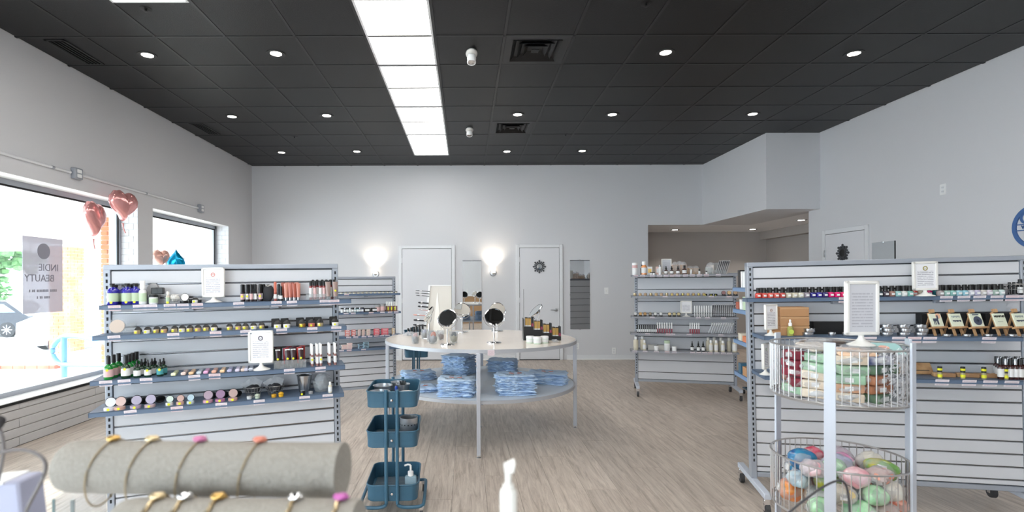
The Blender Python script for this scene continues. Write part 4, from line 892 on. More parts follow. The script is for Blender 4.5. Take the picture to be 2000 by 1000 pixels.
put(G, 3, 628, .10, 'plastic_tub', 'tub', 'clear plastic tub of bags', [('tub', MB().open_lathe([(.0, .001), (.036, .001), (.054, .065), (.057, .067), (.052, .067), (.035, .003)], 'acrylic', 24).mesh('tub')), ('bag', MB().blob((.01, 0, .055), (.042, .035, .045), 'plastic_bag', 2, .3).mesh('bag'))], num=False)
put(G, 3, 645, .03, 'sample_bottle', 'bottle', 'small cream bottle with white cap at the right end', bottle(.011, .062, 'cream_liquid', 'white', 'label_white', .6, .25, .8, 0), num=False)
cards(G, 3, (254, 345, 432, 506, 595, 640))

# ================================================================== RIGHT DISPLAY GOODS
G = UR
cols = [(200, 70, 60), (206, 84, 76), (216, 96, 84), (214, 100, 90), (190, 76, 70), (200, 190, 170), (206, 196, 176), (210, 206, 190), (150, 140, 150), (40, 36, 120), (52, 44, 140), (60, 50, 110), (210, 30, 110), (220, 30, 110), (214, 40, 100), (150, 150, 166), (120, 126, 140), (150, 150, 156), (30, 120, 130), (30, 160, 160), (40, 60, 70), (60, 50, 60), (150, 110, 100), (150, 190, 190), (210, 210, 206), (120, 176, 166), (40, 150, 130), (40, 60, 60), (50, 56, 60), (60, 60, 64), (150, 140, 140), (150, 180, 170), (130, 176, 170), (150, 190, 200), (140, 186, 200), (196, 196, 204), (190, 184, 206), (196, 190, 186), (206, 196, 206), (150, 170, 160), (190, 206, 204), (190, 200, 204)]
pxs = [1481+i*11.85 for i in range(42)]
for i, px in enumerate(pxs):
    if px > 1966: break
    if 1788 < px < 1829: continue
    put(G, 0, px, .030, 'nail_polish_bottle', 'nail polish', 'nail polish bottle, front row', polish(cm(cols[i % len(cols)], .12, 0)), 'nail polish bottles, front row')
for i in range(34):
    put(G, 0, 1487+i*14.2, .085, 'nail_polish_bottle', 'nail polish', 'nail polish bottle, second row', polish(cm(cols[(i*6) % len(cols)], .12, 0), 0), 'nail polish bottles, second row')
put(G, 0, 1808, .02, 'sign_holder', 'sign', 'white framed notice on a pedestal standing before the nail polish', signholder(.136, .172, 'paper_print', cm((150, 140, 70)), .034), num=False, rz=math.radians(6))
put(G, 0, 1982, .06, 'wire_bowl', 'bowl', 'dark wire bowl of small tubes at the right end', wire_bowl(.055, .06), num=False)
put(G, 0, 1993, .03, 'nail_care_bottle', 'bottle', 'black and white bottle with yellow label at the right end', bottle(.012, .09, 'black', 'black', 'label_white', .8, .35, .85), num=False)
for i, px in enumerate((1972, 1981, 1989)): put(G, 0, px, .075, 'nail_care_tube', 'tube', 'small dark tube in the wire bowl', wand(.008, .07, 'black', 'black', None, .5), dz=.003)
cards(G, 0, (1650, 1849, 1883, 1914, 1948, 1978, 1996), .062, .034)
put(G, 1, 1507, .05, 'sign_holder', 'sign', 'small white framed notice at the left end', signholder(.094, .155, 'paper_print', cm((170, 140, 130)), .036), num=False, rz=math.radians(30))
for k in range(3):
    put(G, 1, 1546, .11, 'kraft_box', 'box', 'brown kraft cardboard box, '+('lowest', 'middle', 'topmost')[k]+' of the stack', [('carton', MB().box(-.078, .078, -.06, .06, 0, .0565, 'kraft', .002).mesh('carton')), ('flap', MB().box(-.077, .077, -.0615, -.0595, .045, .056, 'tan', .0005).mesh('flap'))], 'stack of kraft boxes', dz=k*.0575, num=False)
put(G, 1, 1513, .09, 'kraft_box', 'box', 'small kraft box lying left of the stack', [('carton', MB().box(-.03, .03, -.04, .04, 0, .03, 'kraft', .002).mesh('carton'))], num=False)
put(G, 1, 1544, .03, 'serum_bottle', 'bottle', 'serum bottle with white dropper and round green label', [('bottle_body', MB().lathe([(.016, 0), (.017, .003), (.017, .05), (.008, .058), (.008, .062)], cm((160, 160, 90), .1), 18).mesh('bottle_body')), ('dropper_cap', MB().lathe([(.0095, .06), (.0095, .078), (.005, .08), (.0055, .095), (.002, .099)], 'white', 14).mesh('dropper_cap')), ('label', MB().lathe([(.014, 0), (.014, .001), (0, .001)], cm((186, 206, 90)), 18, Tm(0, -.0168, .026, rx=PI/2)).mesh('label'))], num=False)
@cached
def tin_(r, h): return [('tin_body', MB().lathe([(r*.97, 0), (r, .002), (r, h*.55)], 'tin', 22).mesh('tin_body')), ('lid', MB().lathe([(r*1.03, h*.5), (r*1.03, h-.002), (r*.95, h), (r*.8, h-.001)], 'tin', 22).mesh('lid'))]
for px, n_ in ((1578, 2), (1625, 1), (1652, 1), (1708, 1), (1732, 3), (1765, 3), (1798, 3), (1722, 2)):
    for k in range(n_):
        put(G, 1, px+(3 if k == 1 else 0), .05 if px != 1722 else .12, 'metal_tin', 'tin', 'round silver screw-lid tin', tin_(.030 if n_ > 1 else .020, .022), 'silver tins on the right display', dz=k*.0225)
for i, (a, h_) in enumerate(((1605, .075), (1640, .075), (1671, .07), (1700, .05))):
    put(G, 1, a, .17, 'black_box', 'box', 'plain black box standing at the back', boxp(.11, .06, h_, 'matte_black'), 'black boxes at the back')
for i, (px, ttl) in enumerate(((1833, 'horse'), (1872, 'text'), (1912, 'swirl'), (1958, 'MEMPHIS'), (1997, 'text2'))):
    put(G, 1, px-22, .20, 'black_box', 'box', 'tall black box behind the tile easels', boxp(.085, .06, .12, 'matte_black'), 'black boxes behind the easels')
    T = Tm(0, 0, 0, rx=-.30)
    ez = [('easel_leg', MB().box(-.030, -.018, -.010, 0, 0, .135, 'wood', .001, T).mesh('easel_leg')), ('easel_leg', MB().box(.018, .030, -.010, 0, 0, .05, 'wood', .001, T @ Tm(0, 0, 0)).mesh('easel_leg')), ('ledge', MB().box(-.050, .050, -.028, 0, .040, .050, 'wood', .001, T).mesh('ledge')), ('back_leg', MB().box(-.006, .006, 0, .006, 0, .14, 'wood', .001, Tm(0, .078, 0, rx=.28)).mesh('back_leg')), ('top_block', MB().box(-.014, .014, -.012, 0, .135, .155, 'wood', .001, T).mesh('top_block'))]
    M_ = G.at(1, px, .055, math.radians(20))
    thing('mini_easel', 'small wooden easel holding a pale tile, %s from the left on the right display' % nth(i), 'easel', ez, M_, 'small wooden easels')
    ink = cm((62, 70, 92)); art = MB()
    if ttl == 'horse':
        art.lathe([(.016, 0), (.016, .001), (0, .001)], cm((226, 180, 150)), 18, Tm(.016, -.0005, .062, rx=PI/2))
        art.box(-.022, .010, -.0016, -.0006, .032, .048, ink).box(.004, .014, -.0016, -.0006, .045, .066, ink)
        for xx in (-.021, -.012, 0, .006): art.box(xx, xx+.004, -.0016, -.0006, .012, .034, ink)
    elif ttl == 'swirl':
        art.lathe([(.026, 0), (.026, .001), (.010, .001), (.010, 0)], ink, 22, Tm(.004, -.0005, .034, rx=PI/2)).box(-.02, .02, -.0016, -.0006, .066, .072, ink)
    elif ttl == 'MEMPHIS': pass
    else:
        for zz in (.055, .03): 
            for k in range(6): art.box(-.025+k*.009, -.019+k*.009, -.0016, -.0006, zz-(.003 if k % 2 else 0), zz+.008, ink if zz < .05 else cm((150, 160, 160)))
    pts = [('tile_plate', MB().box(-.038, .038, 0, .006, 0, .076, cm((222, 228, 208), .35), .001).mesh('tile_plate'))]
    if art.v: pts.append(('picture', art.mesh('picture')))
    o = thing('ceramic_tile', 'pale square tile resting on an easel, '+{'horse': 'with a dark horse and orange sun', 'text': 'with two rows of letters', 'swirl': 'with a dark blue round swirl', 'MEMPHIS': 'lettered MEMPHIS along its top', 'text2': 'cut by the right edge of the photo'}[ttl], 'tile', pts, M_ @ T @ Tm(0, -.018, .0505))
    if ttl == 'MEMPHIS':
        tx = ob('lettering', text_mesh('MEMPHIS', .0168, 'black', .0010), o if o.type == 'EMPTY' else o); tx.matrix_local = Tm(0, -.0010, .058, rx=PI/2)
        ob('small_print', MB().box(-.02, .014, -.0012, -.0002, .027, .030, cm((170, 176, 160))), o)
for i, px in enumerate((1849, 1888, 1930, 1977)): put(G, 1, px, .022, 'metal_tin', 'tin', 'tiny silver tin in front of an easel', tin_(.019, .014), 'tiny tins before the easels')
cards(G, 1, (1700, 1756, 1787, 1817, 1933), .066, .036)
for i, (px) in enumerate((1660, 1790)):
    put(G, 2, px, .16, 'wooden_board', 'board', 'wooden serving board propped low', [('board', MB().box(-.09, .09, -.006, .006, 0, .075, 'wood', .003, Tm(rx=-.6)).mesh('board')), ('groove', MB().box(-.07, .07, -.0068, -.0058, .02, .026, 'bark', 0, Tm(rx=-.6)).mesh('groove'))])
for i, px in enumerate((1843, 1889, 1926, 1962)):
    put(G, 2, px, .09, 'wooden_block', 'block', 'long wooden riser block behind the small bottles', [('block', MB().box(-.05, .05, -.02, .02, 0, .022, 'wood', .003, Tm(rz=-.2)).mesh('block'))], 'wooden riser blocks')
for i, px in enumerate((1836, 1881, 1922, 1965)):
    put(G, 2, px, .03, 'roll_on_bottle', 'bottle', 'small black and yellow roll-on bottle', [('bottle_body', MB().lathe([(.0095, 0), (.0105, .002), (.0105, .035)], cm((170, 160, 120)), 14).mesh('bottle_body')), ('cap', MB().lathe([(.0108, .035), (.0108, .066), (.009, .068)], 'black', 14).mesh('cap')), ('label', MB().open_lathe([(.0110, .008), (.0110, .024)], 'yellow_dot', 14).open_lathe([(.0112, .046), (.0112, .058)], 'yellow_dot', 14).mesh('label'))], 'black and yellow roll-ons')
for j in range(3):
    for i in range(6):
        put(G, 2, 1955+i*9.5-j*4, .035+.05*j, 'dropper_bottle', 'bottle', 'dark white-labelled bottle, %s row' % ('front', 'middle', 'back')[j], bottle(.0145, .115, 'amber', 'tin' if (i+j) % 2 else 'black', 'label_white', .6, .28, .8), 'dark bottles at the right end')
put(G, 2, 1497, .05, 'sign_holder', 'sign', 'white framed notice at the left end behind the basket', signholder(.094, .155, 'paper_print', cm((150, 170, 140)), .036), num=False, rz=math.radians(55))
cards(G, 2, (1841, 1894, 1935, 1977), .066, .036)
# stock on the back side of the right display
bi = 0
for z, items in zip(BZ, (((.03, .05, .10, 'white'), (.09, .03, .11, 'label_white'), (.15, .05, .12, 'black')), ((.04, .06, .09, 'label_green'), (.12, .05, .07, 'white'), (.21, .06, .05, 'brick_red')), ((.05, .08, .04, 'brick_orange'), (.16, .07, .05, 'cream_liquid')), ((.06, .09, .06, 'kraft'), (.18, .06, .07, 'teal')))):
    for y, wd_, h_, m in items:
        thing('stock_carton', 'carton on the back side of the right display, %s from the top left' % nth(bi), 'box', boxp(.10, wd_, h_, m, 'label_white' if m != 'white' else 'label_teal'), UR.M @ Tm(.06, .06+y, z+.0005)); bi += 1

# ================================================================== MIDDLE DISPLAY GOODS (small in the photo)
G = UM
for k in range(2): put(G, 0, 1240, .05, 'stacked_jar', 'jar', 'white jar at the left end, '+('lower', 'upper')[k]+' one', jar(.032, .075, 'white', 'white', 'label_pink' if k else None, 0), dz=k*.076, num=False)
put(G, 0, 1254, .10, 'amber_bottle', 'bottle', 'dark amber bottle behind', bottle(.02, .13, 'amber', 'black', None, .5, .2, .75, 0, 0, 0), num=False)
put(G, 0, 1258, .04, 'oil_bottle', 'bottle', 'orange oil bottle with round white cap', bottle(.033, .165, 'orange_liquid', 'white', 'label_white', .75, .25, .8, 0, 0, 0), num=False)
put(G, 0, 1269, .08, 'picture_box', 'box', 'small white box with gold square', boxp(.06, .03, .10, 'white', 'gold'), num=False)
for px in (1272, 1277): put(G, 0, px, .04, 'cream_pot', 'pot', 'little black lidded pot', jar(.014, .03, 'white', 'black', None, 0))
put(G, 0, 1285, .08, 'picture_box', 'box', 'small pink and white box', boxp(.05, .03, .10, cm((214, 180, 170)), 'label_white'), num=False)
put(G, 0, 1289, .04, 'white_stick', 'tube', 'tall white stick tube', bottle(.016, .12, 'white', 'tin', 'label_white', .95, .2, .9, 0, 0, 0), num=False)
put(G, 0, 1302, .15, 'sign_holder', 'sign', 'white frame standing at the back', signholder(.12, .17, 'paper_grey'), num=False)
for px, d in ((1301, .04), (1312, .04), (1324, .04)): put(G, 0, px, d, 'dropper_bottle', 'bottle', 'brown dropper bottle with white label', bottle(.021, .105, 'amber', 'matte_black', 'label_white', .55, .4, .75, 0, 1, 0), 'brown droppers on the middle display')
put(G, 0, 1337, .04, 'dropper_bottle', 'bottle', 'wider brown bottle with white label', bottle(.026, .11, 'amber', 'matte_black', 'label_white', .5, .3, .75, 0, 0, 0), num=False)
for px in (1350, 1366, 1380): put(G, 0, px, .04, 'mini_bottle', 'bottle', 'mini bottle', bottle(.011, .06 if px < 1370 else .04, 'white', 'white' if px == 1350 else 'black', 'label_white', .8, .35, .9, 0, 0, 0))
r = random.Random(5)
for i, (px, d, h_, c_) in enumerate(((1318, .14, .15, (206, 180, 160)), (1327, .16, .16, (214, 190, 172)), (1335, .13, .15, (196, 170, 150)), (1348, .14, .10, (190, 160, 130)), (1358, .15, .10, (200, 170, 140)), (1385, .12, .10, (196, 200, 196)), (1388, .14, .14, (216, 206, 196)))):
    put(G, 0, px, d, 'wrapped_bar', 'soap', 'cellophane wrapped bar standing at the back', [('bar', MB().box(-.04, .04, -.012, .012, 0, h_*.8, cm(c_), .004, Tm(rz=r.uniform(-.4, .4))).mesh('bar')), ('wrapper', MB().blob((0, 0, h_*.55), (.046, .022, h_*.5), 'cello', i, .2).mesh('wrapper'))], 'wrapped bars')
put(G, 0, 1404, .11, 'acrylic_tray', 'tray', 'clear acrylic stand holding wrapped brushes', [('stand', MB().box(-.075, .075, .03, .033, 0, .14, 'acrylic').box(-.075, .075, -.04, .03, 0, .003, 'acrylic').box(-.075, .075, -.04, -.038, 0, .05, 'acrylic').mesh('stand'))], num=False)
def brush(u, k, px, d, i, lean=.25, tone='black', dz=.002, h_=.15, grp='wrapped brushes'):
    put(u, k, px, d, 'makeup_brush', 'brush', 'slim clear-wrapped brush, %s handle' % ('black' if tone == 'black' else 'silver'), [('handle', MB().tube([(0, 0, 0), (lean*h_*.75, 0, h_*.75)], [.003, .005], tone, 6).mesh('handle')), ('bristles', MB().tube([(lean*h_*.75, 0, h_*.75), (lean*h_, 0, h_)], [.005, .008], 'dark_fabric' if tone == 'black' else 'label_white', 6).mesh('bristles')), ('wrapper', MB().box(-.012, .012, -.003, .003, h_*.1, h_*1.12, 'cello', 0, Tm(ry=lean)).mesh('wrapper'))], grp, dz=dz)
for i in range(6): brush(G, 0, 1399+i*3.6, .08, i, .28)
put(G, 0, 1431, .08, 'flat_tray', 'tray', 'flat grey tray at the right end', [('tray', MB().box(-.05, .05, -.05, .05, 0, .012, 'shelf_grey', .003).mesh('tray')), ('insert', MB().box(-.04, .04, -.04, .04, .012, .0135, 'label_green').mesh('insert'))], num=False)
cards(G, 0, (1242, 1255, 1274, 1288, 1301, 1313, 1324, 1339, 1352, 1366, 1380, 1403), .055, .03)
for i in range(14): put(G, 1, 1240+i*10.4, .035, 'powder_pot', 'pot', 'small round bronze pot', pot(.017, .032, ('pale_gold', cm((200, 170, 130)), cm((190, 160, 130)))[i % 3], 'grey_pot', None, 1, 1 if i > 6 else 0, 0), 'bronze pots on the middle display')
for px in (1378, 1389, 1398): put(G, 1, px, .04, 'flat_pot', 'pot', 'flat black pot', pot(.018, .014, 'black', 'black', None, 0, 1, 0))
for px, c_ in ((1414, (150, 110, 110)), (1425, (214, 180, 130)), (1437, (180, 150, 120))): put(G, 1, px, .05, 'open_compact', 'compact', 'open pressed powder compact', compact(.024, 'black', cm(c_), 'black', 0, 0))
cards(G, 1, (1299, 1389, 1424), .055, .03)
for i, (px, c_) in enumerate(((1241, (200, 200, 200)), (1251, (190, 150, 90)), (1260, (170, 130, 80)), (1270, (150, 140, 120)), (1280, (216, 216, 214)), (1291, (220, 220, 220)), (1308, (220, 196, 150)), (1317, (190, 180, 140)), (1326, (200, 184, 140)))):
    put(G, 2, px, .04, 'open_compact', 'compact', 'little open compact on black base', compact(.020, 'black', cm(c_), 'black', 0, 0), 'little compacts on the middle display')
put(G, 2, 1340.5, .04, 'sign_holder', 'sign', 'white framed notice on a pedestal', signholder(.132, .155, 'paper_print', None, .04), num=False)
for i in range(8): put(G, 2, 1357+i*4.6, .04, 'gloss_wand', 'lip gloss', 'white capped slim tube', wand(.008, .135, cm((206, 206, 206)), 'white', None, .42, 0), 'white slim tubes')
for i in range(11): brush(G, 2, 1392+i*4.1, .07, i, .05, 'black', 0, .14, 'wrapped brushes on the third shelf')
cards(G, 2, (1274, 1364, 1382, 1413), .055, .03)
for i in range(10): put(G, 3, 1245+i*4.1, .04, 'mascara_tube', 'mascara', 'slim black and white tube', wand(.0085, .10, 'black', 'black', 'label_white', .55, 0), 'black and white tubes')
for i in range(7): put(G, 3, 1284+i*4.7, .04, 'gloss_wand', 'lip gloss', 'berry tube with long white cap', wand(.008, .13, cm((150, 70, 86)), 'white', None, .42, 0), 'berry tubes')
for i in range(5): put(G, 3, 1348+i*4.3, .04, 'gloss_wand', 'lip gloss', 'berry tube with white cap, centre tray', wand(.008, .13, cm((150, 60, 76)), 'white', None, .42, 0), 'berry tubes')
for i in range(10): brush(G, 3, 1384+i*4.5, .07, i, .35, 'tin', 0, .13, 'silver brushes on the fourth shelf')
cards(G, 3, (1265, 1305, 1314, 1346, 1408), .055, .03)
for i, px in enumerate((1242, 1255)): put(G, 4, px, .05+.05*i, 'lotion_bottle', 'bottle', 'cream lotion bottle with white cap', bottle(.028, .165, 'cream_liquid', 'white', 'cream_liquid' if i == 0 else None, .6, .18, .85, 0, 0, 0))
put(G, 4, 1259, .035, 'lotion_bottle', 'bottle', 'smaller lotion bottle with white label', bottle(.021, .125, 'cream_liquid', 'white', 'label_white', .6, .25, .8, 0, 0, 0), num=False)
put(G, 4, 1272, .10, 'salve_box', 'box', 'wide pale grey box', boxp(.085, .06, .065, cm((190, 188, 184))), num=False); put(G, 4, 1290, .10, 'salve_box', 'box', 'second pale grey box', boxp(.085, .06, .062, cm((196, 194, 188))), num=False)
put(G, 4, 1282, .035, 'cream_jar', 'jar', 'small white jar before the grey boxes', jar(.026, .055, 'white', 'white', None, 0), num=False)
put(G, 4, 1303, .05, 'canister', 'canister', 'tall white canister with grey text', jar(.033, .125, 'white', 'label_green', 'label_white', 0), num=False)
put(G, 4, 1317, .04, 'cream_jar', 'jar', 'small white jar right of the canister', jar(.027, .055, 'white', 'white', None, 0), num=False)
for px in (1352, 1364, 1373.5): put(G, 4, px, .04, 'dropper_bottle', 'bottle', 'black dropper bottle with white label', bottle(.019, .125, 'black', 'black', 'label_white', .5, .42, .8, 0, 1, 0), 'black droppers')
for i, px in enumerate((1385, 1397, 1410, 1426)):
    put(G, 4, px-2, .11, 'lotion_bottle', 'bottle', 'tall cream bottle in the back row', bottle(.026, .165, 'cream_liquid', 'warm_white', None, .65, .2, .85, 0, 0, 0))
for i, px in enumerate((1388.5, 1399, 1412, 1435)):
    put(G, 4, px, .04, 'lotion_bottle', 'bottle', 'cream bottle with white label in the front row', bottle(.022 if i < 3 else .026, .14 if i < 3 else .16, 'cream_liquid', 'white', 'label_white', .7, .22, .85, 0, 0, 0))
cards(G, 4, (1240, 1260, 1282, 1303, 1317, 1353, 1365, 1376, 1387, 1400, 1413, 1425), .055, .03)

# ================================================================== FAR LEFT DISPLAY GOODS
G = UF
for i in range(14): put(G, 0, 667+i*8.2, .035, 'powder_pot', 'pot', 'tiny cream pot', jar(.014, .022, 'cream_liquid', 'black' if i % 2 else 'dark_gap', None, 0), 'tiny cream pots')
for i, (px, c_) in enumerate(((668, (226, 226, 226)), (674, (60, 60, 80)), (679, (120, 150, 150)), (684, (220, 220, 220)), (689, (50, 40, 40)), (694, (60, 130, 140)), (699, (50, 120, 130)), (703, (40, 40, 90)), (708, (60, 60, 110)))):
    put(G, 1, px, .04, 'small_jar', 'jar', 'small cylindrical jar', jar(.016, .055, cm(c_), 'tin' if i % 2 else 'black', 'label_white', 0), 'small jars')
for i, px in enumerate((716.5, 731)): put(G, 1, px, .05, 'black_gift_box', 'box', 'black box with white badge', boxp(.075, .05, .045, 'black', 'label_white'))
for i, px in enumerate((738, 747)): put(G, 1, px, .05, 'bath_salt_jar', 'jar', 'clear jar of pink salts', jar(.03, .09 if i else .08, cm((190, 160, 156)), 'grey_pot', 'label_pink', 0))
for i in range(7): put(G, 1, 755+i*3.3, .04, 'gloss_wand', 'lip gloss', 'gold and brown wand tube', wand(.008, .115, cm((150, 100, 60) if i % 2 else (110, 60, 50)), 'label_white', 'yellow_dot' if i in (1, 3, 5) else None, .55, 0), 'gold wand tubes')
bx = 0
for i, (px, n_, wd_, c_, f_) in enumerate(((678, 4, .05, (214, 120, 110), 'label_white'), (690, 4, .045, (214, 110, 100), 'label_white'), (701, 4, .03, (214, 196, 186), 'label_pink'), (709, 4, .03, (206, 186, 170), 'label_pink'), (719, 4, .04, (220, 206, 190), 'label_pink'), (735, 4, .065, (224, 90, 104), 'label_pink'), (751, 4, .08, (226, 96, 110), 'label_pink'), (768, 4, .03, (220, 190, 150), 'label_white'))):
    for k in range(n_): put(G, 2, px+(k % 2)*.6, .04, 'small_carton', 'box', 'small %s carton in a stack' % ('red' if c_[1] < 130 else 'cream'), boxp(wd_, .04, .018, cm(c_), f_), 'stacked cartons on the far left display', dz=k*.0185)
for i, (px, c_, f_) in enumerate(((672, (214, 190, 180), 'label_pink'), (682, (216, 196, 190), 'label_pink'), (704, (150, 176, 196), 'black'), (714, (160, 190, 206), 'black'))):
    for k in range(3 if i % 2 == 0 else 4): put(G, 3, px+(k % 2), .05, 'small_carton', 'box', 'small %s carton in a low stack' % ('pink' if i < 2 else 'blue'), boxp(.06, .04, .017, cm(c_), f_), 'stacked cartons on the far left display', dz=k*.0175)
cards(G, 0, (677,), .055, .03); cards(G, 1, (676, 690, 725, 747, 762, 774), .055, .03); cards(G, 2, (681, 695, 711, 723, 735, 746, 757, 770), .055, .03); cards(G, 3, (667, 682, 710), .055, .03)

# ================================================================== ROUND TABLE
TC = Vector((.14, 5.15, 0)); TR = .925; TZ = .872; SZ = .455
def half_disc(r, z0, z1, m, sgn, n=40):
    pts = [(r*math.cos(PI*k/n), sgn*r*math.sin(PI*k/n)) for k in range(n+1)]
    pts = [(x, y+sgn*.0015) for x, y in pts]
    k = len(pts); vs = [(x, y, z0) for x, y in pts]+[(x, y, z1) for x, y in pts]
    return MB().add(vs, [tuple(range(k)), tuple(range(k, 2*k))]+[(i, (i+1) % k, (i+1) % k+k, i+k) for i in range(k)], m)
tb = bpy.data.objects.new('round_table', None); col.objects.link(tb); tb.location = TC; tag(tb, 'large round two-tier display table with pale top and grey legs', 'table')
for s_ in (-1, 1):
    ob('tabletop_half', half_disc(TR-.014, TZ-.02, TZ, 'table_top', s_), tb); ob('lower_shelf_half', half_disc(TR-.03, SZ-.02, SZ, 'shelf_white', s_), tb)
ob('top_rim', MB().open_lathe([(TR-.014, TZ-.028), (TR, TZ-.028), (TR, TZ+.001), (TR-.014, TZ+.001), (TR-.014, TZ-.028)], 'table_edge', 96), tb)
ob('shelf_rim', MB().open_lathe([(TR-.03, SZ-.026), (TR-.016, SZ-.026), (TR-.016, SZ+.001), (TR-.03, SZ+.001), (TR-.03, SZ-.026)], 'table_edge', 96), tb)
for k in range(4):
    a = -PI/2-.045+k*PI/2; lg = ob('leg', MB().box(-.016, .016, -.016, .016, .02, TZ-.028, 'table_leg', .002), tb, Tm((TR-.006)*math.cos(a), (TR-.006)*math.sin(a), 0, rz=a))
    ob('levelling_foot', MB().lathe([(.018, 0), (.018, .005), (.006, .008), (.006, .022)], 'chrome', 12), lg)
ob('centre_foot', MB().lathe([(.018, 0), (.018, .005), (.005, .008), (.005, SZ-.02)], 'chrome', 10), tb)
def tpos(px, py, z=TZ): q = Pz(px, py, z); return q
q = tpos(959, 683, TZ); thing('price_card', 'white price card hung on the front rim of the round table', 'price card', card(.055, .045, 'card_print_pink', .1), Tm(q.x, TC.y-TR*.998-.004, TZ-.002))
# make-up mirrors
def makeup_mirror(px, py, rad, hc, rz, tilt, label, face='mirror', stemh=None):
    q = tpos(px, py)
    parts = [('base', MB().lathe([(rad*.78, 0), (rad*.78, .006), (rad*.7, .010), (.012, .014), (.009, .02)], 'chrome', 28).mesh('base')), ('stem', MB().tube([(0, 0, .014), (0, 0, hc-rad-.012)], .006, 'chrome', 10).mesh('stem'))]
    arc = [((rad+.010)*math.cos(PI+PI*k/16), 0, hc+(rad+.010)*math.sin(PI+PI*k/16)) for k in range(17)]
    parts.append(('yoke', MB().tube(arc, .003, 'chrome', 6).mesh('yoke')))
    T = Tm(0, 0, hc, rx=PI/2+tilt)
    parts.append(('mirror_head', MB().open_lathe([(rad*.92, -.008), (rad, -.006), (rad, .006), (rad*.92, .008)], 'chrome', 36, T).mesh('mirror_head'), [('mirror_glass', MB().lathe([(0, -.0065), (rad*.93, -.0065), (rad*.93, .0065), (0, .0065)], face, 36, T).mesh('mirror_glass'))]))
    thing('makeup_mirror', label, 'mirror', parts, Tm(q.x, q.y, TZ, rz=rz))
makeup_mirror(874, 674, .085, .235, -.35, -.60, 'round chrome make-up mirror on a stand, front left of the table')
makeup_mirror(965, 670, .085, .235, .0, -.58, 'round chrome make-up mirror on a stand at the front centre of the table')
makeup_mirror(971, 647, .088, .24, .1, .45, 'round chrome make-up mirror behind the centre one at the back of the table')
makeup_mirror(903, 649, .088, .245, -.2, .5, 'round chrome make-up mirror at the back of the table left of centre')
makeup_mirror(838, 660, .085, .235, 1.35, .5, 'make-up mirror turned edge-on before the white brush display')
makeup_mirror(1047, 655, .085, .255, -1.3, -.75, 'make-up mirror tilted edge-on behind the black lipstick stand')
# tubs of small goods
@cached
def cup(r, h, c1, c2):
    return [('cup_wall', MB().open_lathe([(0, .001), (r*.78, .001), (r, h), (r*1.06, h+.001), (r*.97, h+.001), (r*.76, .003)], 'acrylic', 22).mesh('cup_wall')), ('contents', MB().blob((0, 0, h*.42), (r*.72, r*.72, h*.38), c1, 3, .15).blob((r*.1, -r*.15, h*.72), (r*.5, r*.45, h*.25), c2, 5, .3).mesh('contents'))]
for px, py, r_, h_, a, b, d in ((811, 671, .038, .10, 'grey_pot', 'label_pink', 'farthest left at the front'), (829, 661, .036, .09, 'grey_pot', 'lavender_box', 'left, set back'), (846, 671, .045, .11, cm((160, 160, 166)), cm((206, 110, 80)), 'with an orange lid showing'), (840, 667, .036, .10, cm((180, 170, 180)), 'grey_pot', 'squeezed beside the orange one'), (861, 664, .036, .09, cm((150, 130, 130)), 'label_white', 'behind the front left mirror'), (886, 670, .042, .105, cm((170, 160, 130)), 'dark_gap', 'right of the front left mirror stem')):
    q = tpos(px, py); thing('plastic_cup', 'clear plastic cup of small samples on the table, '+d, 'cup', cup(r_, h_, a, b), Tm(q.x, q.y, TZ), 'clear cups on the round table')
q = tpos(800, 656); thing('crumpled_bag', 'crumpled clear plastic bag at the left of the table top', 'bag', [('bag', MB().blob((0, 0, .022), (.06, .04, .022), 'plastic_bag', 7, .35).mesh('bag'))], Tm(q.x, q.y, TZ))
# white slanted brush display
q = tpos(858, 653)
D = Tm(q.x, q.y, TZ, rz=-.12)
bd = MB().prism([(-.165, 0), (.13, 0), (.13, .52), (-.11, .52)], 0, .012, 'white')
bf = MB().prism([(-.165, 0), (-.145, 0), (-.09, .52), (-.11, .52)], -.012, 0, 'white').box(-.11, .13, -.012, 0, .51, .52, 'white')
inner = MB().prism([(-.145, .0), (.13, .0), (.13, .51), (-.092, .51)], -.002, .0, cm((206, 200, 192)))
cut = MB().prism([(-.07, .0), (.02, .0), (-.015, .44), (-.02, .44)], -.006, -.002, 'warm_white').prism([(-.13, 0), (-.10, 0), (-.12, .2)], -.006, -.002, 'warm_white').prism([(.02, 0), (.05, 0), (.035, .2)], -.006, -.002, 'warm_white')
brd = thing('brush_display', 'tall white slanted display panel standing at the back left of the table', 'display stand', [('panel', bd.mesh('panel')), ('frame', bf.mesh('frame')), ('face', inner.mesh('face')), ('fins', cut.mesh('fins')), ('foot', MB().box(-.165, .13, .0, .10, 0, .012, 'white').mesh('foot'))], D)
for i, (z_, L_, m, r_) in enumerate(((.455, .13, 'black', .006), (.43, .13, 'black', .006), (.405, .12, 'black', .006), (.33, .09, 'dark_fabric', .013), (.29, .09, 'dark_fabric', .013), (.255, .08, cm((190, 160, 160)), .008), (.20, .13, cm((200, 140, 130)), .010), (.145, .12, 'dark_fabric', .014), (.095, .12, 'dark_fabric', .013))):
    x1 = -.11-(.52-z_)*.105+.0; T = D @ Tm(0, -.02, 0)
    thing('makeup_brush', 'brush poking out left of the white display, %s from top' % nth(i), 'brush', [('handle', MB().tube([(x1+.02, 0, z_-.004), (x1-L_*.7, 0, z_+.004)], r_*.55, m, 8).mesh('handle')), ('bristles', MB().tube([(x1-L_*.7, 0, z_+.004), (x1-L_, 0, z_+.006)], [r_*.8, r_*.5], m, 8).mesh('bristles')), ('ferrule', MB().tube([(x1-L_*.5, 0, z_+.0025), (x1-L_*.7, 0, z_+.004)], r_*.7, 'tin', 8).mesh('ferrule'))], T, 'brushes on the white display')
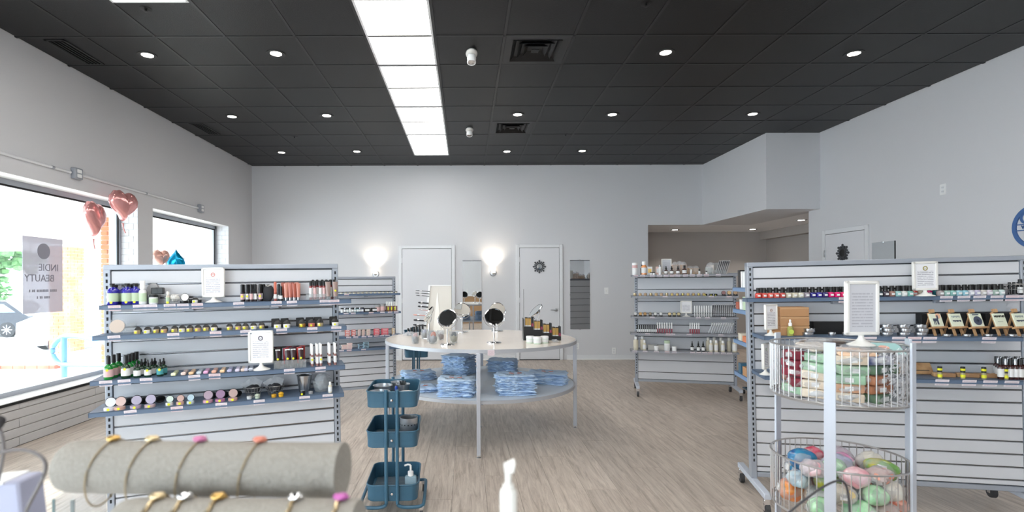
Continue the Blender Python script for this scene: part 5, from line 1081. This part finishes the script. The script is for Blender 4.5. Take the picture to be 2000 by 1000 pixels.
for i, px in enumerate((797, 803, 808, 813, 819, 825)):
    q = tpos(px, 655); thing('lipstick', 'black capped lipstick at the back left of the table, %s from the left' % nth(i), 'lipstick', [('base', MB().lathe([(.011, 0), (.011, .03)], 'black', 12).mesh('base')), ('cap', MB().lathe([(.0115, .03), (.0115, .07+.008*i), (.010, .072+.008*i)], 'black', 12).mesh('cap'))], Tm(q.x, q.y+.02, TZ), 'black lipsticks at the back left')
# black tiered lipstick stand
q = tpos(1056, 664); S = Tm(q.x, q.y, TZ, rz=-.05)
st = [('side_panel', MB().box(-.165, -.157, -.05, .14, 0, .20, 'black').box(-.162, -.159, -.05, -.046, .20, .48, 'dark_gap').mesh('side_panel'))]
for k in range(4):
    x0 = -.155+k*.085; hh = .118-.030*k
    st.append(('tier', MB().box(x0, x0+.085, -.035, .10, 0, hh, 'matte_black', .002).box(x0, x0+.085, -.045, -.035, 0, hh+.012, 'black').mesh('tier')))
thing('lipstick_stand', 'black stepped lipstick display stand on the right of the table', 'display stand', st, S)
li = 0
for k in range(4):
    hh = .118-.030*k
    for j in range(3):
        x0 = -.145+k*.085+j*.028; gold = j < 2
        for y0 in (-.018, .035):
            if y0 > 0 and j == 1: continue
            dz = hh+.0005
            if gold: pr = [('carton', MB().box(-.012, .012, -.012, .012, 0, .094, 'black', .001).mesh('carton')), ('gold_sleeve', MB().box(-.0125, .0125, -.0125, .0125, .022, .088, 'gold', .001).box(-.0127, .0127, -.0127, .0127, .012, .022, 'label_white').mesh('gold_sleeve'))]
            else: pr = [('tube_body', MB().lathe([(.010, 0), (.010, .04)], cm((150, 60, 86), .2), 12).mesh('tube_body')), ('cap', MB().lathe([(.0095, .04), (.009, .102)], 'black', 12).mesh('cap'))]
            thing('lipstick_box' if gold else 'lip_gloss_tube', '%s on the black stand, %s counted from the left' % ('gold and black lipstick box' if gold else 'pink tube with black cap', nth(li)), 'lipstick', pr, S @ Tm(x0+.012, y0, dz+(.0)), 'lipsticks on the black stand'); li += 1
for i, px in enumerate((1035, 1049, 1063)):
    q = tpos(px, 671 if i == 1 else 669.5); thing('balm_tin', 'white and pale green round tub on the table, %s of three' % ('left', 'middle', 'right')[i], 'tub', [('tub_body', MB().lathe([(.033, 0), (.035, .003), (.035, .045)], cm((206, 222, 206)), 22).mesh('tub_body')), ('lid', MB().lathe([(.037, .042), (.037, .06), (.034, .063)], 'white', 22).mesh('lid')), ('label', MB().open_lathe([(.0352, .010), (.0356, .011), (.0356, .036), (.0352, .037)], 'label_white', 22).mesh('label'))], Tm(q.x, q.y-.02, TZ), 'white tubs on the table')
q = tpos(1084, 668); thing('wrapped_sweets', 'small clear wrapped packets beside the white tubs', 'packet', [('packet', MB().blob((0, 0, .012), (.03, .022, .012), 'plastic_bag', 3, .4).mesh('packet')), ('ribbon', MB().tube([(-.01, -.01, .02), (.01, .0, .026), (.02, .01, .018)], .002, 'lavender_box', 5).mesh('ribbon'))], Tm(q.x, q.y, TZ))

# ------------------------------------------------------------------ folded shirts
def shirt_mesh(seed, wd, dp, th, m='shirt', folds=True):
    r = random.Random(seed); nx, ny = 20, 14; vs = []; fs = []
    ph = [r.uniform(0, 6) for _ in range(8)]
    for lay in (0, 1):
        for j in range(ny+1):
            for i in range(nx+1):
                u, v = i/nx*2-1, j/ny*2-1
                e = max(abs(u), abs(v)); rd = 1-.05*(abs(u*v))
                x = u*wd/2*rd+.009*math.sin(3*v+ph[0])+.004*math.sin(9*v+ph[1]); y = v*dp/2*rd+.009*math.sin(3*u+ph[2])+.004*math.sin(8*u+ph[3])
                puff = th*(1-.45*e**6)
                wob = .0030*math.sin(6*u+ph[4])*math.cos(5*v+ph[5])+.0020*math.sin(13*u+ph[6]+4*v)
                vs.append((x, y, (puff+wob) if lay else th*.12*e**6))
    W_ = nx+1; K = (nx+1)*(ny+1)
    for j in range(ny):
        for i in range(nx):
            a = j*W_+i; fs.append((a, a+W_, a+W_+1, a+1)); fs.append((K+a, K+a+1, K+a+W_+1, K+a+W_))
    bd_ = [i for i in range(nx)]+[nx+j*W_ for j in range(ny)]+[ny*W_+nx-i for i in range(nx)]+[(ny-j)*W_ for j in range(ny)]
    mid0 = len(vs)
    for a in bd_:
        p = Vector(vs[a]); q_ = Vector(vs[K+a]); c_ = Vector((0, 0, 0)); o_ = Vector((p.x, p.y, 0)).normalized()*th*(.35+.5*math.sin(a*1.7+ph[7]))+Vector((0, 0, th*.12*math.sin(a*.9+ph[6])))
        vs.append(tuple((p+q_)/2+o_))
    n_ = len(bd_)
    for i in range(n_):
        j = (i+1) % n_; fs.append((bd_[i], bd_[j], mid0+j, mid0+i)); fs.append((mid0+i, mid0+j, K+bd_[j], K+bd_[i]))
    return MB().add(vs, fs, m).mesh('folded_shirt')
def bowl_print(wd, th, txt):
    mb = MB()
    for sx, a in ((-1, .5), (1, -.5)):
        mb.prism([(0, -.012), (.045, 0), (.04, .018), (.01, .008)], -.0008, .0008, 'print_orange', Tm(sx*.012, -.02, th+.003, rx=-PI/2) @ Matrix.Scale(sx, 4, (1, 0, 0)))
    return mb.mesh('print')
stacks = [ # px, py of base, count, width, depth, rz, label
    (898, 733, 13, .29, .26, -.45, 'tall stack at the back left of the lower shelf', .0165),
    (818, 744, 6, .31, .25, .35, 'low stack at the left end of the lower shelf', .014),
    (822, 768, 2, .29, .24, .2, 'pair lying at the front left behind the trolley', .022),
    (892, 777, 10, .30, .24, -.12, 'front stack left of the middle leg', .016),
    (982, 728, 8, .30, .26, -.25, 'back stack right of the middle leg', .0175),
    (1006, 774, 12, .32, .25, .12, 'front stack right of the middle leg', .0155),
    (1070, 752, 8, .36, .26, -.30, 'stack at the right end of the lower shelf', .014)]
for si, (px, py, n_, wd, dp, rz, lab, th) in enumerate(stacks):
    q = Pz(px, py, SZ); cy = q.y+dp*.5
    cx = q.x*(cy/q.y)
    sm = [shirt_mesh(si*10+k, wd, dp, th, ('shirt', 'shirt_light', 'shirt', 'shirt_light', 'shirt')[k]) for k in range(5)]
    z = SZ+.001
    for k in range(n_):
        top = k == n_-1
        o = thing('folded_shirt', 'light blue shirt, %s, %s' % ('topmost' if top else nth(k)+' from bottom', lab), 'shirt', [('shirt', sm[(k*2) % 5])], Tm(cx+random.uniform(-.010, .010), cy+random.uniform(-.009, .009), z, rz=rz+random.uniform(-.09, .09)), 'light blue shirts, '+lab)
        z += th*.93
        if top and si not in (0, 4):
            ob('print', bowl_print(wd, th, ''), o)
            t_ = ob('lettering', text_mesh('ROCK THE FOX' if si in (3, 5) else 'FOX', .022, 'print_dark', .0004), o); t_.matrix_local = Tm(0, -dp*.32, th+.0022)
            t_ = ob('face_dots', MB().lathe([(.006, 0), (.006, .001), (0, .001)], 'print_dark', 10, Tm(-.035, .05, 0)).lathe([(.006, 0), (.006, .001), (0, .001)], 'print_dark', 10, Tm(.035, .05, 0)), o); t_.matrix_local = Tm(0, 0, th+.001)
        elif si in (3, 5) and k in (n_-3, n_-5, 3):
            t_ = ob('lettering', text_mesh('rock the fox', .013, 'print_dark', .0004), o); t_.matrix_local = Tm(0, -dp*.5-th*.38, th*.5, rx=PI/2)

# ================================================================== TROLLEYS
def rr_path(x0, x1, y0, y1, r, n=6):
    pts = []
    for cx, cy, a0 in ((x1-r, y1-r, 0), (x0+r, y1-r, PI/2), (x0+r, y0+r, PI), (x1-r, y0+r, 3*PI/2)):
        for k in range(n+1): a = a0+PI/2*k/n; pts.append((cx+r*math.cos(a), cy+r*math.sin(a)))
    return pts
def trolley(M, label, near=True):
    W_, D_ = .31, .41; tiers = (.20, .52, .76); parts = []
    for zt in tiers:
        h_ = .095; out = rr_path(-W_/2, W_/2, 0, D_, .05); k = len(out); ins = rr_path(-W_/2+.004, W_/2-.004, .004, D_-.004, .046)
        bot = rr_path(-W_/2+.006, W_/2-.006, .006, D_-.006, .046)
        vs = [(x, y, zt-h_) for x, y in bot]+[(x, y, zt) for x, y in out]+[(x, y, zt) for x, y in ins]+[(x, y, zt-h_+.004) for x, y in ins]
        fs = []
        for a in range(3):
            for i in range(k): fs.append((a*k+i, a*k+(i+1) % k, (a+1)*k+(i+1) % k, (a+1)*k+i))
        fs.append(tuple(range(k))); fs.append(tuple(range(3*k, 4*k)))
        mb = MB().add(vs, fs, 'teal').tube([(x, y, zt) for x, y in out], .0045, 'teal', 6, True)
        subs = []
        if near:
            mesh_ = MB()
            for i in range(18): mesh_.box(-W_/2+.02, W_/2-.02, .03+i*.0205, .034+i*.0205, zt-h_+.0042, zt-h_+.006, 'grey_pot')
            subs.append(('perforated_floor', mesh_.mesh('perforated_floor')))
            subs.append(('bolt', MB().lathe([(.008, 0), (.007, .004), (0, .005)], 'chrome', 12, Tm(0, -.001, zt-.05, rx=PI/2)).mesh('bolt')))
        parts.append(('tray', mb.mesh('tray'), subs))
    for y in (-.012, D_+.012):
        for s_ in (-1, 1):
            x = s_*.033; sy = -1 if y < 0 else 1
            p = [Vector((x, y, .80 if not near else .775)), Vector((x, y, .12)), Vector((x, y, .085)), Vector((x+s_*.045, y, .072)), Vector((x+s_*.12, y, .075)), Vector((s_*.185, y+.01*-sy, .078)), Vector((s_*.19, y-sy*.05, .085)), Vector((s_*.19, D_/2, .085))]
            parts.append(('frame_tube', MB().tube([p[0]]+smooth_path(p[1:], 2), .0105, 'teal', 10).mesh('frame_tube')))
    for s_ in (-1, 1):
        for y in (.0, D_):
            parts.append(('caster', MB().lathe([(.026, -.010), (.027, .010)], 'rubber', 16, Tm(s_*.175, y, .028, ry=PI/2)).box(s_*.175-.014, s_*.175+.014, y-.010, y+.010, .045, .075, 'chrome', .002).mesh('caster')))
    return thing('utility_trolley', label, 'trolley', parts, M)
trA = Tm(-.445, 3.14, 0, rz=.05)
q = P(765, 800, 3.14)
trA = Tm(q.x, 3.14, 0, rz=.04)
trolley(trA, 'teal blue three-tier metal trolley standing in front of the round table')
q = P(816, 690, 7.1); trolley(Tm(q.x, 6.95, 0, rz=.15), 'teal trolley standing behind the round table near the left door', False)
trolley(Tm(3.60, 6.2, 0, rz=-.2), 'teal trolley behind the right display, mostly hidden', False)
@cached
def pan(r, h): return [('pan', MB().open_lathe([(0, .001), (r*.8, .001), (r, h), (r*1.06, h+.001), (r*.97, h+.001), (r*.78, .003), (0, .003)], 'steel', 30).mesh('pan'))]
tz = .76-.095+.0065
thing('steel_bowl', 'shallow steel bowl in the top tray of the near trolley, front one', 'bowl', pan(.062, .075), trA @ Tm(-.085, .09, tz)); thing('steel_bowl', 'shallow steel bowl in the top tray, behind the front one', 'bowl', pan(.06, .085), trA @ Tm(-.08, .235, tz))
thing('steel_cup', 'steel cup holding dark tools in the top tray', 'cup', pan(.045, .085), trA @ Tm(.045, .27, tz))
thing('steel_cup', 'second steel cup at the back of the top tray', 'cup', pan(.04, .085), trA @ Tm(-.0, .35, tz))
for i in range(4): thing('hand_tool', 'dark tool standing in the steel cup, %s' % nth(i), 'tool', [('tool', MB().tube([(0, 0, 0), (.01*(i-1.5), .005*i, .10)], .004, 'black', 6).mesh('tool'))], trA @ Tm(.045, .27, tz+.004), 'dark tools')
thing('spray_bottle', 'small bright blue spray bottle in the top tray', 'bottle', [('bottle_body', MB().lathe([(.014, 0), (.014, .06), (.007, .07)], cm((20, 70, 170), .15), 14).mesh('bottle_body')), ('nozzle', MB().lathe([(.009, .07), (.009, .095), (.006, .105)], 'blue_cap', 12).mesh('nozzle'))], trA @ Tm(.018, .10, tz))
thing('folded_towel', 'beige round pad lying in the top tray', 'pad', [('pad', MB().lathe([(.05, 0), (.055, .01), (.055, .06), (.045, .07), (0, .072)], 'warm_white', 24).mesh('pad'))], trA @ Tm(.085, .09, tz))
tz2 = .52-.095+.0065
pm = MB().open_lathe([(0, .001), (.055, .001), (.056, .135), (.058, .136), (.054, .136), (.053, .003)], 'steel', 30)
thing('utensil_holder', 'polished perforated steel cylinder in the middle tray', 'container', [('cylinder', pm.mesh('cylinder')), ('holes', (lambda m: [m.lathe([(.004, 0), (.004, .001), (0, .001)], 'black', 8, Matrix.Rotation(a*PI/8, 4, 'Z') @ Tm(0, -.0556, z_, rx=PI/2)) for a in range(16) for z_ in (.025, .045, .095)] and m)(MB()).mesh('holes'))], trA @ Tm(.09, .17, tz2))
tz3 = .20-.095+.0065
thing('sanitiser_bottle', 'clear pump bottle of blue gel in the bottom tray', 'bottle', [('bottle_body', MB().box(-.028, .028, -.018, .018, 0, .105, 'gel', .008, None, 3).mesh('bottle_body')), ('label', MB().box(-.02, .02, -.0188, -.0182, .02, .06, cm((150, 186, 210))).mesh('label')), ('pump', MB().lathe([(.014, .103), (.014, .125), (.005, .128), (.005, .155)], 'white', 14).tube([(0, 0, .157), (-.014, -.0, .160), (-.03, 0, .154)], .0045, 'white', 8).mesh('pump'))], trA @ Tm(.108, .055, tz3, s=1.22))

# ================================================================== BASKET RACK (near right)
BC = Vector((1.26, 1.78, 0)); BR = .198
bk = bpy.data.objects.new('basket_rack', None); col.objects.link(bk); bk.location = BC; tag(bk, 'near white metal rack with two round wire baskets of soaps', 'display rack')
def basket(zt, h_, nm):
    rim = MB().tube([(BR*math.cos(a*PI/32), BR*math.sin(a*PI/32), zt) for a in range(64)], .0032, 'wire_steel', 8, True)
    b = ob('basket', rim, bk)
    base = MB()
    for rr, zz in ((BR, zt-h_), (BR-.006, zt-h_-.006)): base.tube([(rr*math.cos(a*PI/32), rr*math.sin(a*PI/32), zz) for a in range(64)], .0028, 'wire_steel', 8, True)
    for k in range(11):
        x = -BR+.03+k*(2*BR-.06)/10; L = math.sqrt(max(0, BR*BR-x*x))-.003; base.tube([(x, -L, zt-h_), (x, L, zt-h_)], .0016, 'wire_steel', 5)
    ob('basket_floor', base, b)
    wm = MB().tube([(0, 0, zt-h_), (0, 0, zt)], .0016, 'wire_steel', 5).mesh('wire')
    for k in range(56):
        a = 2*PI*k/56; ob('wire', wm, b, Tm(BR*math.cos(a), BR*math.sin(a), 0))
basket(1.199, .17, 'upper'); basket(.823, .17, 'lower')
def ring_angle(px, far):      # where the sight line through a pixel column meets the rack's ring
    dx = (px-VX)/F; n2 = 1+dx*dx; bb = (BC.x*dx+BC.y)/n2; cc_ = (BC.x**2+BC.y**2-(BR+.006)**2)/n2; dd = math.sqrt(max(0, bb*bb-cc_)); t = bb+dd if far else bb-dd
    return math.atan2(t-BC.y, dx*t-BC.x)
for px, far_ in ((1620, 0), (1518, 1), (1774, 1), (1783, 0)):
    pa = ring_angle(px, far_)
    ob('post', MB().box(-.0155, .0155, -.003, .004, 0.0, 1.222, 'rack_light', .001), bk, Tm((BR+.006)*math.cos(pa), (BR+.006)*math.sin(pa), 0, rz=pa+PI/2))
ob('base_ring', MB().tube([(BR*math.cos(a*PI/32), BR*math.sin(a*PI/32), .02) for a in range(64)], .006, 'wire_steel', 8, True), bk)
# soap bars in the upper basket: piles inside the ring
def wrapped(name, M, w_, d_, h_, c, lab, grp, c2=None, wrap=True):
    tone = cm(c, .5, mottle=(30, c2)) if c2 else cm(c, .5)
    p = [('bar', MB().box(-w_/2, w_/2, -d_/2, d_/2, 0, h_, tone, min(h_, d_)*.16, None, 2).mesh('bar'))]
    if wrap: p.append(('wrapper', MB().blob((0, 0, h_/2), (w_*.57, d_*.62, h_*.60), 'crinkle_wrap' if (int(M[2][3]*1000)+c[1]) % 3 == 0 else 'cello', int(w_*1e4+c[0]+M[0][3]*1000), .22, 9).mesh('wrapper')))
    p.append(('label', MB().box(-w_*.12, w_*.14, -d_/2-.002, -d_/2-.0005, h_*.25, h_*.75, 'label_white').mesh('label')))
    thing(name, lab, 'soap', p, M, grp)
r = random.Random(21); zb = 1.199-.17+.003
soapc = [((176, 204, 178), (150, 186, 156), 'pale green'), ((226, 214, 196), (206, 190, 170), 'cream'), ((170, 112, 80), (140, 90, 64), 'brown'), ((86, 110, 84), (60, 90, 80), 'dark green'), ((140, 40, 60), (120, 30, 50), 'deep red'), ((210, 170, 140), (196, 150, 120), 'peach'), ((120, 124, 128), (210, 210, 214), 'grey marbled'), ((196, 130, 110), (170, 100, 84), 'terracotta'), ((60, 70, 110), (180, 180, 190), 'navy'), ((190, 178, 140), (160, 140, 100), 'olive tan')]
# columns around the basket; (angle deg, radius, list of colour indices bottom-up)
PILE = ['left', 'front left', 'front middle', 'front right', 'right', 'back right', 'back middle', 'back left', 'far left', 'centre']
colsB = [(-150, .12, (1, 1, 1, 0, 0)), (-112, .125, (1, 5, 0, 0, 1)), (-75, .125, (3, 2, 2, 3, 8)), (-40, .125, (6, 6, 6, 3, 8)), (0, .13, (9, 9, 9, 7, 7)), (40, .125, (4, 6, 3, 5)), (85, .125, (0, 1, 6, 5)), (130, .125, (4, 2, 4, 3)), (175, .13, (0, 4, 4, 4, 4)), (0, .0, (2, 3, 6, 1, 5))]
si = 0
for a, rad, seq in colsB:
    an = math.radians(a); z = zb
    for k, ci in enumerate(seq):
        c1, c2, nm = soapc[ci]; h_ = .0275
        wrapped('wrapped_soap', Tm(BC.x+rad*math.cos(an)+r.uniform(-.005, .005), BC.y+rad*math.sin(an)+r.uniform(-.005, .005), z, rz=an+PI/2+r.uniform(-.3, .3), rx=r.uniform(-.07, .07), ry=r.uniform(-.06, .06)), .085, .05, h_, c1, '%s wrapped soap in upper basket, %s from bottom, %s pile' % (nm, nth(k), PILE[colsB.index((a, rad, seq))]), 'soaps in the upper basket', c2)
        z += h_+.0015
# crinkled wrap tops and loose packets over the rim
for i, (dx, dy, dz, w_, rz, rx, c, nm) in enumerate(((-.09, -.03, .165, .12, .3, .25, (206, 196, 186), 'clear wrapped packet'), (-.03, .04, .17, .13, -.3, -.2, (120, 110, 104), 'brown and blue wrapped packet'), (-.02, -.10, .155, .11, -.2, .2, (226, 190, 160), 'peach wrapped packet'), (.06, -.08, .155, .10, .2, .1, (90, 90, 88), 'dark wrapped packet'), (.14, -.02, .16, .10, -.4, .3, (150, 196, 196), 'pale turquoise card packet with a pink badge'), (.02, .10, .16, .1, .5, .1, (214, 206, 200), 'pale wrapped packet'))):
    p = [('packet', MB().box(-w_/2, w_/2, -.035, .035, 0, .010, cm(c), .004).mesh('packet')), ('wrapper', MB().blob((0, 0, .006), (w_*.56, .042, .014), 'plastic_bag', i, .3).mesh('wrapper'))]
    if 'turquoise' in nm: p = [('card_panel', MB().box(-.05, .05, -.045, .045, 0, .003, cm((150, 196, 196)), .001).mesh('card_panel')), ('badge', MB().lathe([(.016, .003), (.015, .006), (0, .007)], cm((226, 170, 150)), 18).mesh('badge'))]
    thing('wrapped_packet', nm+' lying on top of the upper basket', 'packet', p, Tm(BC.x+dx, BC.y+dy, 1.199-.17+dz-.004, rz=rz, rx=rx), 'packets on top of the upper basket')
crk = MB(); r2 = random.Random(2)
for k in range(420):
    a = Vector((.09+r2.uniform(-.05, .06), -.125+r2.uniform(-.02, .03), zb+r2.uniform(.0, .15)))
    pts = [a]; 
    for _ in range(3): pts.append(pts[-1]+Vector((r2.uniform(-.012, .012), r2.uniform(-.006, .006), r2.uniform(-.012, .012))))
    if all((p.x**2+p.y**2) < (BR-.008)**2 for p in pts): crk.tube(pts, .0009, cm((226, 226, 230)), 4)
tag(ob('crinkle_paper', crk, None, Tm(BC.x, BC.y, 0)), 'white crinkled paper shred packed in the upper basket', 'shredded paper', kind='stuff')
# sign on the basket
thing('sign_holder', 'large white framed notice on a flared pedestal standing in the wire basket', 'sign', signholder(.111, .178, 'paper_grey', None, .034), Tm(P(1684, 650, 1.72).x, 1.72, 1.199-.17+.172, rz=math.radians(2)))
# bath bombs in the lower basket
zb2 = .823-.17+.003
bomb = [((222, 160, 170), (240, 210, 214), 'pink and white'), ((170, 172, 200), (200, 200, 220), 'lavender'), ((214, 110, 60), (226, 150, 80), 'orange'), ((160, 220, 170), (200, 236, 200), 'mint green'), ((232, 140, 116), (240, 180, 160), 'coral'), ((190, 180, 60), (120, 170, 90), 'yellow and green'), ((226, 150, 196), (236, 180, 214), 'bright pink'), ((234, 226, 214), (240, 236, 226), 'white'), ((120, 26, 50), (160, 60, 80), 'maroon'), ((40, 90, 150), (60, 140, 180), 'blue'), ((160, 190, 206), (200, 216, 222), 'pale blue'), ((206, 60, 90), (226, 120, 140), 'rose red'), ((230, 200, 130), (236, 216, 160), 'pale yellow')]
lay = [(0, 0, 12, 2), (-.12, -.09, 3, 12), (-.03, -.14, 3, 3), (.06, -.13, 2, 7), (.13, -.08, 4, 10), (.14, .03, 4, 0), (.07, .11, 11, 0), (-.04, .12, 8, 9), (-.13, .05, 2, 10), (-.06, .0, 7, 5), (.05, .0, 10, 6)]
bi = 0
for layer, (zz, order, sc_) in enumerate(((.030, 0, 1), (.085, 1, .94), (.135, 2, .82))):
    for j, (x, y, c0, c1) in enumerate(lay):
        ci = (c0, c1, (1, 0, 4, 5, 7, 6, 11, 9, 0, 3, 6)[j])[layer]
        c1_, c2_, nm = bomb[ci]; rr = r.uniform(.036, .047)
        rot = layer*.35; x2 = (x*math.cos(rot)-y*math.sin(rot))*sc_; y2 = (x*math.sin(rot)+y*math.cos(rot))*sc_
        m_ = cm(c1_, .25, mottle=(24, c2_), coat=.4)
        body = MB().blob((0, 0, 0), (rr, rr*.9, rr*(.62+.25*((bi*7) % 3)/2)), m_, bi, .14, 12)
        p = [('bath_bomb', body.mesh('bath_bomb')), ('wrapper', MB().blob((0, 0, 0), (rr*1.07, rr*.98, rr*.70), 'crinkle_wrap' if bi % 3 == 0 else 'cello', bi+3, .2, 10).mesh('wrapper')), ('label', MB().box(-.012, .012, -.001, .001, -.010, .010, 'label_white', 0, Tm(.3*rr, -rr*.86, .0, rz=.3)).mesh('label'))]
        thing('bath_bomb', '%s wrapped bath bomb in lower basket, %s, %s' % (nm, ('bottom layer', 'middle layer', 'top layer')[layer], ['centre', 'left front', 'front left', 'front right', 'right front', 'right back', 'back right', 'back left', 'left back', 'centre left', 'centre right'][j]), 'bath bomb', p, Tm(BC.x+x2, BC.y+y2, zb2+zz, rz=r.uniform(0, 6), rx=r.uniform(-.4, .4)), 'bath bombs in the lower basket'); bi += 1

# ================================================================== COUNTER AND THINGS CLOSE TO THE CAMERA
CT = .98
thing('checkout_counter', 'checkout counter at the viewer with pale top and tan front', 'counter', [('counter_top', MB().box(-.85, .62, .25, .88, CT-.03, CT, 'white', .004).mesh('counter_top')), ('front_panel', MB().box(-.82, .58, .80, .84, 0, CT-.03, 'tan').mesh('front_panel')), ('side_panel', MB().box(-.82, -.79, .28, .80, 0, CT-.03, 'tan').mesh('side_panel')), ('side_panel', MB().box(.55, .58, .28, .80, 0, CT-.03, 'tan').mesh('side_panel'))], Tm())
def tbar(a, b, r_, label, M=None): pass
A0 = P(130, 910, .63); A1 = P(668, 918, .595)
B0 = P(232, 1030, .56); B1 = P(700, 1036, .53)
def rod(a, b, r_, nm='padded_bar'):
    d = (b-a).normalized()
    t = [a, a+d*.004, a+d*.012, a+d*.022, b-d*.004, b]
    return MB().tube(t, [r_*.80, r_*.92, r_*.98, r_, r_, r_*.97], 'linen', 36)
mid = (A0+A1)/2+Vector((.005, 0, 0))
st = [('padded_bar', rod(A0, A1, .0300).mesh('padded_bar'), [('end_cap', MB().tube([A1-(A1-A0).normalized()*.006, A1+(A1-A0).normalized()*.0012], .0302, 'linen', 36).mesh('end_cap'))]), ('padded_bar', rod(B0, B1, .0300).mesh('padded_bar'))]
st.append(('stand_post', MB().tube([(mid.x, mid.y, CT+.01), (mid.x, mid.y, mid.z-.02)], .0135, 'grey_pot', 16).mesh('stand_post')))
st.append(('stand_base', MB().lathe([(.075, 0), (.075, .008), (.02, .012)], 'linen', 30, Tm(mid.x, mid.y, CT)).mesh('stand_base')))
thing('bracelet_stand', 'blurred beige padded bracelet stand with two bars in the foreground', 'jewellery stand', st, Tm())
def bracelet(a, b, f, r_, m, label, charm=None, slant=.06, wave=0):
    d = (b-a); L = d.length; d = d.normalized(); c = a+d*(L*f); up = Vector((0, 0, 1)); n_ = d.cross(up).normalized(); up = n_.cross(d)
    pts = []
    for k in range(40):
        t = 2*PI*k/40; drop = max(0, -math.sin(t))
        pts.append(c+n_*((r_+.0015)*math.cos(t))+up*((r_+.0015)*math.sin(t)-drop*.014)+d*(slant*r_*math.sin(t)+wave*.002*math.sin(8*t)))
    p = [('chain', MB().tube(pts, .0011 if not wave else .0024, m, 6, True).mesh('chain'))]
    tp = c+up*(r_+.004)+d*(slant*r_)
    if charm: p.append(('charm', MB().blob((0, 0, 0), (.008, .006, .0035), charm, 3, .15, 8, Matrix.Translation(tp)).mesh('charm')))
    thing('bracelet', label, 'bracelet', p, Tm(), 'bracelets on the stand')
for i, (f, ch, d_) in enumerate(((.155, 'gold', 'gold charm'), (.30, 'pale_gold', 'pale round charm'), (.475, cm((190, 110, 150)), 'pink charm'), (.69, cm((200, 120, 100)), 'small coral charm'))):
    bracelet(A0, A1, f, .030, 'chain_gold', 'thin chain bracelet with %s on the upper bar, %s from the left' % (d_, nth(i)), ch, .3)
for i, (f, ch, d_, wv) in enumerate(((.12, 'pale_gold', 'twisted gold', 1), (.24, 'chrome', 'shiny silver gold', 1), (.38, 'gold', 'twisted gold with pearl', 1), (.70, 'chrome', 'gold with green stones', 1), (.88, cm((180, 90, 160)), 'gold with purple stones', 1))):
    bracelet(B0, B1, f, .030, 'bangle_gold', '%s bangle on the lower bar, %s from the left' % (d_, nth(i)), ch, .5, wv)
# white pump bottle on the counter
q = P(993, 990, .55)
thing('pump_bottle', 'white pump dispenser top rising from the bottom of the picture', 'bottle', [('bottle_body', MB().lathe([(.026, -.053), (.028, -.047), (.028, .09), (.018, .115), (.010, .13)], 'white_plastic', 24).mesh('bottle_body')), ('collar', MB().lathe([(.0085, .128), (.0090, .155), (.0085, .160), (.006, .162), (.006, .166)], 'white_plastic', 20).mesh('collar')),
      ('pump_head', MB().lathe([(.0030, .164), (.0035, .178), (.0042, .184)], 'white_plastic', 14).prism([(-.0045, .182), (.0045, .182), (.0065, .192), (.004, .191), (-.0045, .187)], -.012, .004, 'white_plastic').mesh('pump_head'))], Tm(q.x, q.y, CT+.053))
# black cable loop in front of the basket rack
cb = [P(1530, 1010, .95), P(1560, 985, .95), P(1600, 955, .95), P(1628, 940, .95), P(1646, 938, .95), P(1654, 950, .95), P(1658, 975, .95), P(1660, 1015, .95)]
cb = [Vector((cb[0].x-.05, .95, .95))]+cb+[Vector((cb[-1].x, .95, .90))]
thing('black_cable', 'thin black cable loop crossing the lower basket at the bottom of the picture', 'cable', [('cable', MB().tube(smooth_path(cb, 2), .0019, 'cable', 8).mesh('cable'))], Tm())
cg = [P(-30, 892, .62), P(0, 884, .62), P(30, 877, .62), P(60, 880, .62), P(84, 893, .62), P(91, 910, .62), P(84, 935, .62), P(66, 968, .62), P(48, 1003, .62), P(44, 1030, .62)]
thing('wire_loop', 'blurred grey wire loop at the bottom left corner', 'wire', [('wire', MB().tube(smooth_path(cg, 2), .0021, 'cable_grey', 8).mesh('wire')), ('knot', MB().blob(tuple(P(-3, 825, .62)), (.006, .006, .008), 'cable', 2).tube(smooth_path([P(-3, 830, .62), P(6, 855, .62), P(8, 880, .62), P(2, 915, .62), P(-3, 940, .62)], 2), .0018, 'cable_grey', 6).mesh('knot'))], Tm())
q = P(18, 965, .66); thing('lavender_gift_box', 'blurred pale lavender box at the bottom left corner', 'box', [('carton', MB().box(-.034, .030, -.02, .02, -.09, .020, 'lavender_box', .003, Tm(ry=-.10)).mesh('carton')), ('lid', MB().box(-.036, .012, -.021, .021, .018, .022, 'white', .001, Tm(ry=-.10)).mesh('lid'))], Tm(q.x, q.y, q.z))
q = P(150, 990, .78); thing('acrylic_block', 'clear acrylic display block under the bracelet stand at left', 'display block', [('block', MB().box(-.022, .03, -.02, .03, -.12, .022, 'acrylic', .002, Tm(rz=.3)).mesh('block')), ('edge_strip', MB().box(-.023, -.020, -.021, -.018, -.12, .022, cm((120, 140, 140)), 0, Tm(rz=.3)).box(.0, .004, -.022, -.018, -.12, .018, cm((150, 160, 160)), 0, Tm(rz=.3)).mesh('edge_strip'))], Tm(q.x, q.y, q.z))
